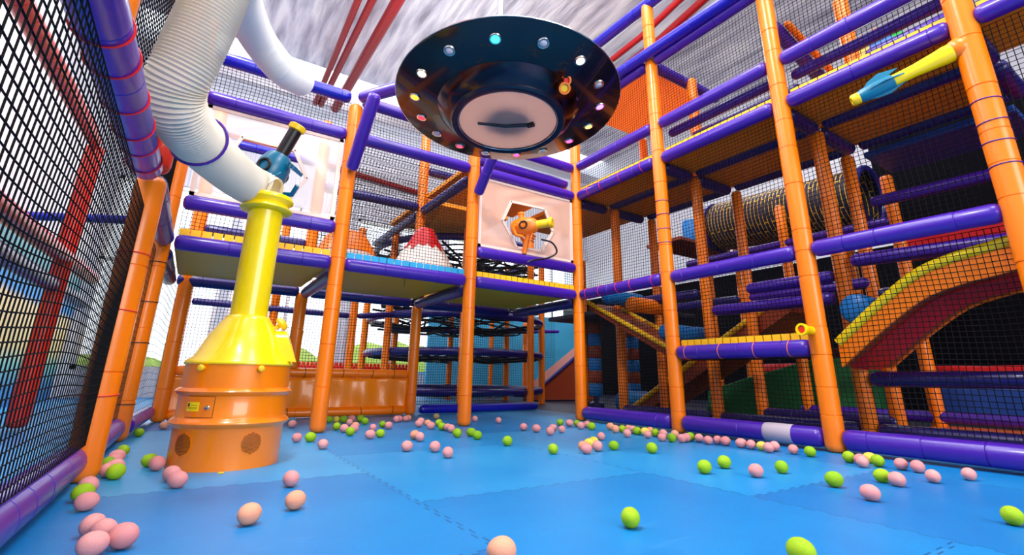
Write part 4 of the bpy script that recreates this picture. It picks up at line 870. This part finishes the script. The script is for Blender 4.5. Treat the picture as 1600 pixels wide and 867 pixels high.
# ------------------------------------------------------------------ foam egg balls
def floorhit(px, py, z):
    d = fwd*FPX+RGT*(px-800)-UPV*(py-PCY); t = (z-CAM.z)/d.z; return CAM+d*t
egg = MB(); nn, kk = 18, 12
egg.ring_sweep([[Vector((.0325*math.cos(t)+.002*math.cos(2*t), .0265*math.sin(t)*(1+.10*math.cos(t))*math.cos(2*math.pi*j/nn), .0265*math.sin(t)*(1+.10*math.cos(t))*math.sin(2*math.pi*j/nn))) for j in range(nn)] for t in [max(.03, min(math.pi-.03, math.pi*i/kk)) for i in range(kk+1)]])
EM = {}
for key in BM:
    me = bpy.data.meshes.new('foam_ball'); me.from_pydata(egg.v, [], egg.f); me.update(); me.materials.append(BM[key]); me.polygons.foreach_set('use_smooth', [True]*len(me.polygons)); EM[key] = me
BALLS = [
(515, 654.8, 'G', 'half-hidden green ball just right of the left back post, at the orange banner'),
(525.6, 654.8, 'Y', 'olive yellow ball at the foot of the orange banner, second from the post'),
(537, 655, 'G', 'green ball at the foot of the orange banner, third from the post'),
(550, 653.8, 'P', 'pink ball at the foot of the orange banner between two green balls'),
(563, 653.8, 'G', 'green ball touching the banner foot right of the pink one'),
(570.4, 658, 'G', 'small green ball one step in front of the banner, right of the row'),
(546, 659.4, 'P', 'lilac pink ball just in front of the banner row'),
(456.5, 662.5, 'P', 'pink ball behind the blower drum on its right side'),
(456, 657.5, 'W', 'pale bluish ball right behind the pink ball beside the drum'),
(526, 666, 'G', 'green ball alone between the tall post and the banner cluster'),
(538, 669.4, 'P', 'pink ball left in the small cluster before the banner'),
(555.5, 664.6, 'O', 'peach ball at the back of the small cluster before the banner'),
(553.5, 669.5, 'P', 'pale pink ball in the middle of the small cluster before the banner'),
(547.5, 674, 'G', 'green ball at the front of the small cluster before the banner'),
(583, 667.5, 'P', 'pink ball alone right of the small cluster before the banner'),
(597.8, 662.5, 'G', "green ball beside a pale pink one before the banner's right part"),
(607, 664.6, 'P', "pale pink ball beside a green one before the banner's right part"),
(579, 678.8, 'P', 'pale pink ball left of a yellow-green one, nearer than the banner clusters'),
(594.8, 676.5, 'G', 'yellow-green ball right of a pale pink one, nearer than the banner clusters'),
(463.8, 683.5, 'P', 'pink ball left of the foot of the tall post beside the blower'),
(484.8, 683, 'G', 'green ball touching the left side of the tall post foot'),
(504.6, 693.5, 'P', 'pale pink ball in front of the tall post foot'),
(619.4, 655, 'P', "leftmost of the pink balls at the banner's right end"),
(625.6, 654, 'P', "middle pink ball at the banner's right end"),
(632.5, 653.8, 'P', "right pink ball at the banner's right end"),
(637.8, 652.6, 'O', "tiny peach ball last in the row at the banner's right end"),
(635.6, 697, 'P', 'pale pink ball alone in the open left of centre'),
(657.8, 657.6, 'P', 'pink ball behind its twin right of the banner'),
(654.6, 662, 'P', 'pink ball in front of its twin right of the banner'),
(668.6, 660.6, 'O', 'peach ball behind a lilac one, left of the middle back post'),
(673.4, 665, 'P', 'lilac pink ball left of the middle back post'),
(681.6, 650.3, 'T', 'tan ball at the blue floor tube under the round tower'),
(685.6, 660.6, 'G', 'farther green ball left of the middle back post'),
(691.6, 666.5, 'G', 'yellow-green ball at the left end of the trio by the middle back post'),
(718.8, 649.4, 'G', 'green ball at the blue floor tube beside the middle back post'),
(699.2, 667.4, 'P', 'pink ball in the middle of the trio by the middle back post'),
(705, 669.6, 'P', 'right pink ball of the trio by the middle back post'),
(714.6, 676.6, 'G', 'green ball in front of the middle back post, on its left'),
(736.6, 675.4, 'G', 'yellow-green ball at the right of the middle back post foot'),
(745.8, 679.8, 'G', 'green ball just right of the yellow-green one at the middle back post'),
(742, 654, 'P', 'pink ball right behind the middle back post'),
(778.8, 656.3, 'P', 'pink ball alone far back under the orange cannon'),
(648, 680, 'O', 'cream peach ball paired with a pink one, left of centre'),
(656, 682.6, 'P', 'pale pink ball paired with a cream one, left of centre'),
(679.4, 698, 'P', 'pale pink ball left of the larger pink egg in the open centre'),
(699.6, 706.6, 'P', 'larger pink egg in the open centre, right of its neighbour'),
(818, 667, 'P', 'pale pink ball, left of two alone in the middle distance'),
(838.4, 669.6, 'P', 'pale pink ball, right of two alone in the middle distance'),
(859.4, 673.8, 'P', 'pink ball in front of another, left of the wide pink egg'),
(864.4, 668.6, 'P', 'pink ball behind another, left of the wide pink egg'),
(877.8, 670.4, 'P', 'wide pink egg left of the back corner post'),
(875, 659.7, 'G', 'green ball farthest back left of the back corner post'),
(890.9, 661, 'P', 'pink ball just left of the back corner post foot'),
(900.6, 661, 'G', 'yellow-green ball at the back corner post foot'),
(907.8, 664.8, 'P', 'pink ball before the corner post between green and pink'),
(917.5, 663, 'P', 'pink ball at the start of the right floor tube'),
(924.4, 665.9, 'G', 'green ball at the start of the right floor tube'),
(792.8, 689, 'G', 'green ball alone in the middle of the floor'),
(864.4, 701, 'G', 'green ball alone in front of the corner, nearer than the clusters'),
(939, 681, 'P', 'pink ball alone between the five-ball cluster and the floor tube'),
(911.8, 696.2, 'O', 'peach pink ball at the left of the five-ball cluster'),
(917, 701, 'P', 'front pink ball of the five-ball cluster'),
(921, 692.6, 'Y', 'yellow peach ball inside the five-ball cluster'),
(928, 690.2, 'Y', 'yellow ball at the back of the five-ball cluster'),
(933.6, 697, 'P', 'pink ball at the right of the five-ball cluster'),
(959.4, 695.4, 'G', 'green ball right of the five-ball cluster'),
(1018.8, 700, 'G', 'green ball alone in front of the right floor tube, before the platform post'),
(954, 666.6, 'O', 'first peach ball in the row along the right floor tube'),
(962.2, 670.4, 'O', 'second peach ball in the row along the right floor tube'),
(972.7, 670, 'G', 'first green ball in the row along the right floor tube'),
(980.8, 669.6, 'O', 'small peach ball between two green ones at the right floor tube'),
(989, 671.5, 'P', 'pink ball left of a green one in the right floor tube row'),
(996.6, 673.4, 'G', 'green ball right of a pink one in the right floor tube row'),
(979.8, 677, 'P', 'pink ball one step out from the right floor tube row'),
(1007.2, 674.4, 'Y', 'olive yellow ball behind a pink one at the right floor tube'),
(1016, 672.8, 'O', 'peach ball at the back between two yellow-green ones at the tube'),
(1011.9, 678.4, 'P', 'pink ball in front of the olive yellow one at the tube'),
(1024, 676, 'G', 'yellow-green ball left of the platform-end post'),
(1036.4, 677.6, 'P', 'pink ball a little left of the platform-end post'),
(1040.6, 683.2, 'P', 'pink ball in front left of the platform-end post'),
(1049.2, 683.8, 'G', 'green ball in front of the platform-end post'),
(1054.4, 679, 'O', 'peach ball half hidden behind the green one at the platform-end post'),
(1060.8, 684.4, 'P', 'lilac pink ball at the foot of the platform-end post'),
(1071.5, 683.8, 'P', 'pink ball just right of the platform-end post foot'),
(1080, 682.8, 'G', 'green ball right of the platform-end post at the floor tube'),
(1090.7, 684, 'P', 'first pink ball right of the green one along the middle floor tube'),
(1106.6, 687.3, 'P', 'second pink ball along the middle floor tube'),
(1121, 687.3, 'P', 'third pink ball along the middle floor tube'),
(1134, 689.2, 'P', 'fourth pink ball along the middle floor tube'),
(1158.6, 692.5, 'P', 'fifth pink ball along the middle floor tube'),
(1173.6, 694.5, 'P', 'sixth pink ball along the middle floor tube, left of the yellow one'),
(1190.6, 696.4, 'Y', 'yellow ball by the torn grey tape'),
(1201, 699.4, 'P', 'pink ball in front by the torn grey tape'),
(1210.4, 697.4, 'P', 'pink ball behind by the torn grey tape'),
(1239.5, 701.8, 'P', 'pink ball between the grey tape and the nozzle post'),
(1266, 705.5, 'G', 'green ball left of the nozzle post foot'),
(1101, 729.6, 'G', 'left one of two green balls in the open right half'),
(1131.8, 722, 'G', 'right one of two green balls in the open right half'),
(1181.4, 735, 'P', 'pink ball between green balls in the open right half'),
(1221, 729.4, 'G', 'green ball right of the single pink one in the open right half'),
(1329.6, 714.6, 'G', 'green ball at the right of the nozzle post foot'),
(1341.4, 716.6, 'P', 'pink ball partly behind another beside the nozzle post'),
(1347.4, 721, 'P', 'pink ball in front of another beside the nozzle post'),
(1359.4, 714.8, 'Y', 'yellow-green ball behind a greener one at the near floor tube'),
(1371.6, 720, 'G', 'green ball in front of a yellower one at the near floor tube'),
(1408, 724.7, 'P', 'pink ball touching the near floor tube, first right of the green pair'),
(1433.6, 728.8, 'P', 'pink and peach egg at the near floor tube, second right of the green pair'),
(1378.6, 742.9, 'G', 'green egg side by side with a pale pink one at right'),
(1401.9, 748.6, 'P', 'pale pink egg side by side with a green one at right'),
(1457.6, 743.4, 'P', 'pink egg on the right, a step out from the floor tube'),
(1513.5, 740, 'P', 'rightmost pink egg, close to the floor tube'),
(1304, 749.4, 'G', 'green ball below the nozzle post in the open floor'),
(1360.4, 769.4, 'P', 'large pink egg in the open floor at right'),
(1582, 805, 'G', 'large green egg at the right edge of the picture'),
(1253, 862, 'G', 'green egg cut by the bottom edge, right of centre'),
(785, 861, 'O', 'peach pink ball cut by the bottom edge at centre'),
(985, 808, 'G', 'large green ball in the front centre'),
(455, 748, 'P', 'pale pink ball right of the blower, the farther of two'),
(461, 781, 'O', 'peach ball right of the blower, the nearer of two'),
(389, 803, 'O', 'peach ball in the foreground in front of the blower'),
(217.6, 675.3, 'G', 'green ball at the left floor tube in the far left corner'),
(192.6, 703.3, 'G', 'dark green ball beside the corner post at the left'),
(181.7, 714, 'P', 'dusky pink ball farthest back in the left pile by the floor tube'),
(172, 722, 'P', 'pink ball in the middle of the left pile by the floor tube'),
(179.2, 728.4, 'P', 'bright pink ball in the left pile behind the green front ball'),
(159.4, 724.6, 'G', 'green ball squeezed behind pink ones at the left floor tube'),
(152.7, 735.8, 'P', 'lilac pink ball at the left end of the left pile'),
(180.6, 737.2, 'G', 'green ball at the front of the left pile'),
(233, 719, 'G', 'green ball touching a pink one left of the blower drum'),
(245.6, 724.4, 'P', 'pink ball touching the left side of the blower drum'),
(268.8, 740.6, 'P', 'peach pink ball behind another in front of the drum'),
(278, 749.6, 'P', 'pink ball in front of another before the drum'),
(124.6, 761, 'P', 'pink ball at the foot of the nearest left post, behind a green one'),
(111.4, 770.8, 'G', 'green ball at the foot of the nearest left post'),
(134.4, 782.7, 'P', 'large pale pink egg in front of the nearest left post'),
(256, 664.6, 'O', 'peach ball far back left of the blower drum'),
(144.4, 820, 'P', 'back left pink egg of the foreground group of four'),
(162.6, 828, 'P', 'middle pink egg of the foreground group of four'),
(147.6, 848, 'P', 'front left pink egg of the foreground group of four'),
(190, 838, 'P', 'right pink egg of the foreground group of four'),
]

pos = [list(floorhit(x, y, .0265))[:2] for x, y, c, l in BALLS]; rad = [RND.uniform(.95, 1.08) for _ in BALLS]
yaw = [RND.uniform(0, math.pi) for _ in BALLS]
for it in range(40):
    for i in range(len(pos)):
        for j in range(i):
            dx, dy = pos[i][0]-pos[j][0], pos[i][1]-pos[j][1]; dd = math.hypot(dx, dy); mn = .0605*(rad[i]+rad[j])/2
            if dd < mn:
                if dd < 1e-6: dx, dy, dd = 1, 0, 1
                k = (mn-dd)/2/dd; pos[i][0] += dx*k; pos[i][1] += dy*k; pos[j][0] -= dx*k; pos[j][1] -= dy*k
    for p in pos:   # keep clear of tubes and posts
        if p[0] > XC-.092 and p[1] < 0: p[0] = XC-.092
        if p[0] < .056 and p[1] < .02: p[0] = .056
        if p[0] < 2.3 and p[1] > YB-.08: p[1] = YB-.08
        if p[1] > YB-.02: p[1] = min(p[1], YB-.02)
        for (qx, qy, qr) in ((XA, 0, .09), (XB, 0, .09), (XC, 0, .09), (XC, YD, .09), (XC, YE, .09), (0, YL, .088), (0, 0, .088), (bc[0], bc[1], .252)):
            dx, dy = p[0]-qx, p[1]-qy; dd = math.hypot(dx, dy)
            if dd < qr: p[0] += dx/dd*(qr-dd); p[1] += dy/dd*(qr-dd)
for (x, y, c, l), p, r, a in zip(BALLS, pos, rad, yaw):
    o = bpy.data.objects.new('foam_ball', EM[c]); COL.objects.link(o)
    o.location = (p[0], p[1], .0265*r); o.scale = (r*.95, r, r); o.rotation_euler = (RND.uniform(0, 6), 0, a)
    tag(o, l.replace(' ball', ' foam ball', 1), 'ball', 'foam egg balls')
for c, p, l in (('G', (.002, -1.53, 1.858), 'green foam ball stuck high in the net left of the white hose'), ('D', (.10, -1.70, 1.255), 'dark foam ball showing through the elbow of the white hose'), ('G', (.065, -1.735, 1.33), 'green foam ball showing through the elbow of the white hose')):
    o = bpy.data.objects.new('foam_ball', EM[c]); COL.objects.link(o); o.location = p; o.rotation_euler = (0, .6, .4); tag(o, l, 'ball', 'foam egg balls')
pc = on_drum(camang-.02, .0, .262)
tag(MB().prism([(pc.x-.012, pc.y-.005, .001), (pc.x+.010, pc.y-.008, .001), (pc.x+.014, pc.y+.004, .001), (pc.x-.004, pc.y+.008, .001)], (0, 0, .004)).build('plastic_scrap', 'yellow_plastic', smooth=False), 'tiny yellow scrap on the floor at the foot of the blower', 'scrap')
for x, y, h, l in ((5.35, 4.9, 1.7, 'thin far orange post before the pale blue wall, left one'), (5.85, 5.1, 2.3, 'thin far orange post before the pale blue wall, middle one'), (5.3, 3.6, 1.35, 'thin far orange post near the round tower on its right')):
    ppost(x, y, 0, h, l, r=.045)
ptube((4.9, 4.9, 1.25), (7.2, 4.95, 1.4), 'purple tube before the pale blue wall right of the tower', 'purple', r=.04)
ptube((5.0, 3.6, .1), (6.6, 3.4, .1), 'purple floor tube right of the round tower', 'purple', r=.045)
net((5.0, 4.2, .1), (1.6, .2, 0), (0, 0, 2.0), 'black net before the pale blue wall right of the round tower', .045, .0018)
s4 = thing('slide', 'dark far slide side sloping down right of the round tower', 'slide', (5.6, 3.2, 0))
MB().prism([(5.25, 3.2, .02), (5.25, 3.2, .16), (6.6, 3.2, 1.05), (6.6, 3.2, .02)], (0, .4, 0)).build('bed', 'brownred', s4, smooth=False)
MB().tube([(5.25, 3.19, .17), (5.9, 3.19, .6), (6.6, 3.19, 1.07)], .03, 8).build('edge_pad', 'navy_tube', s4)
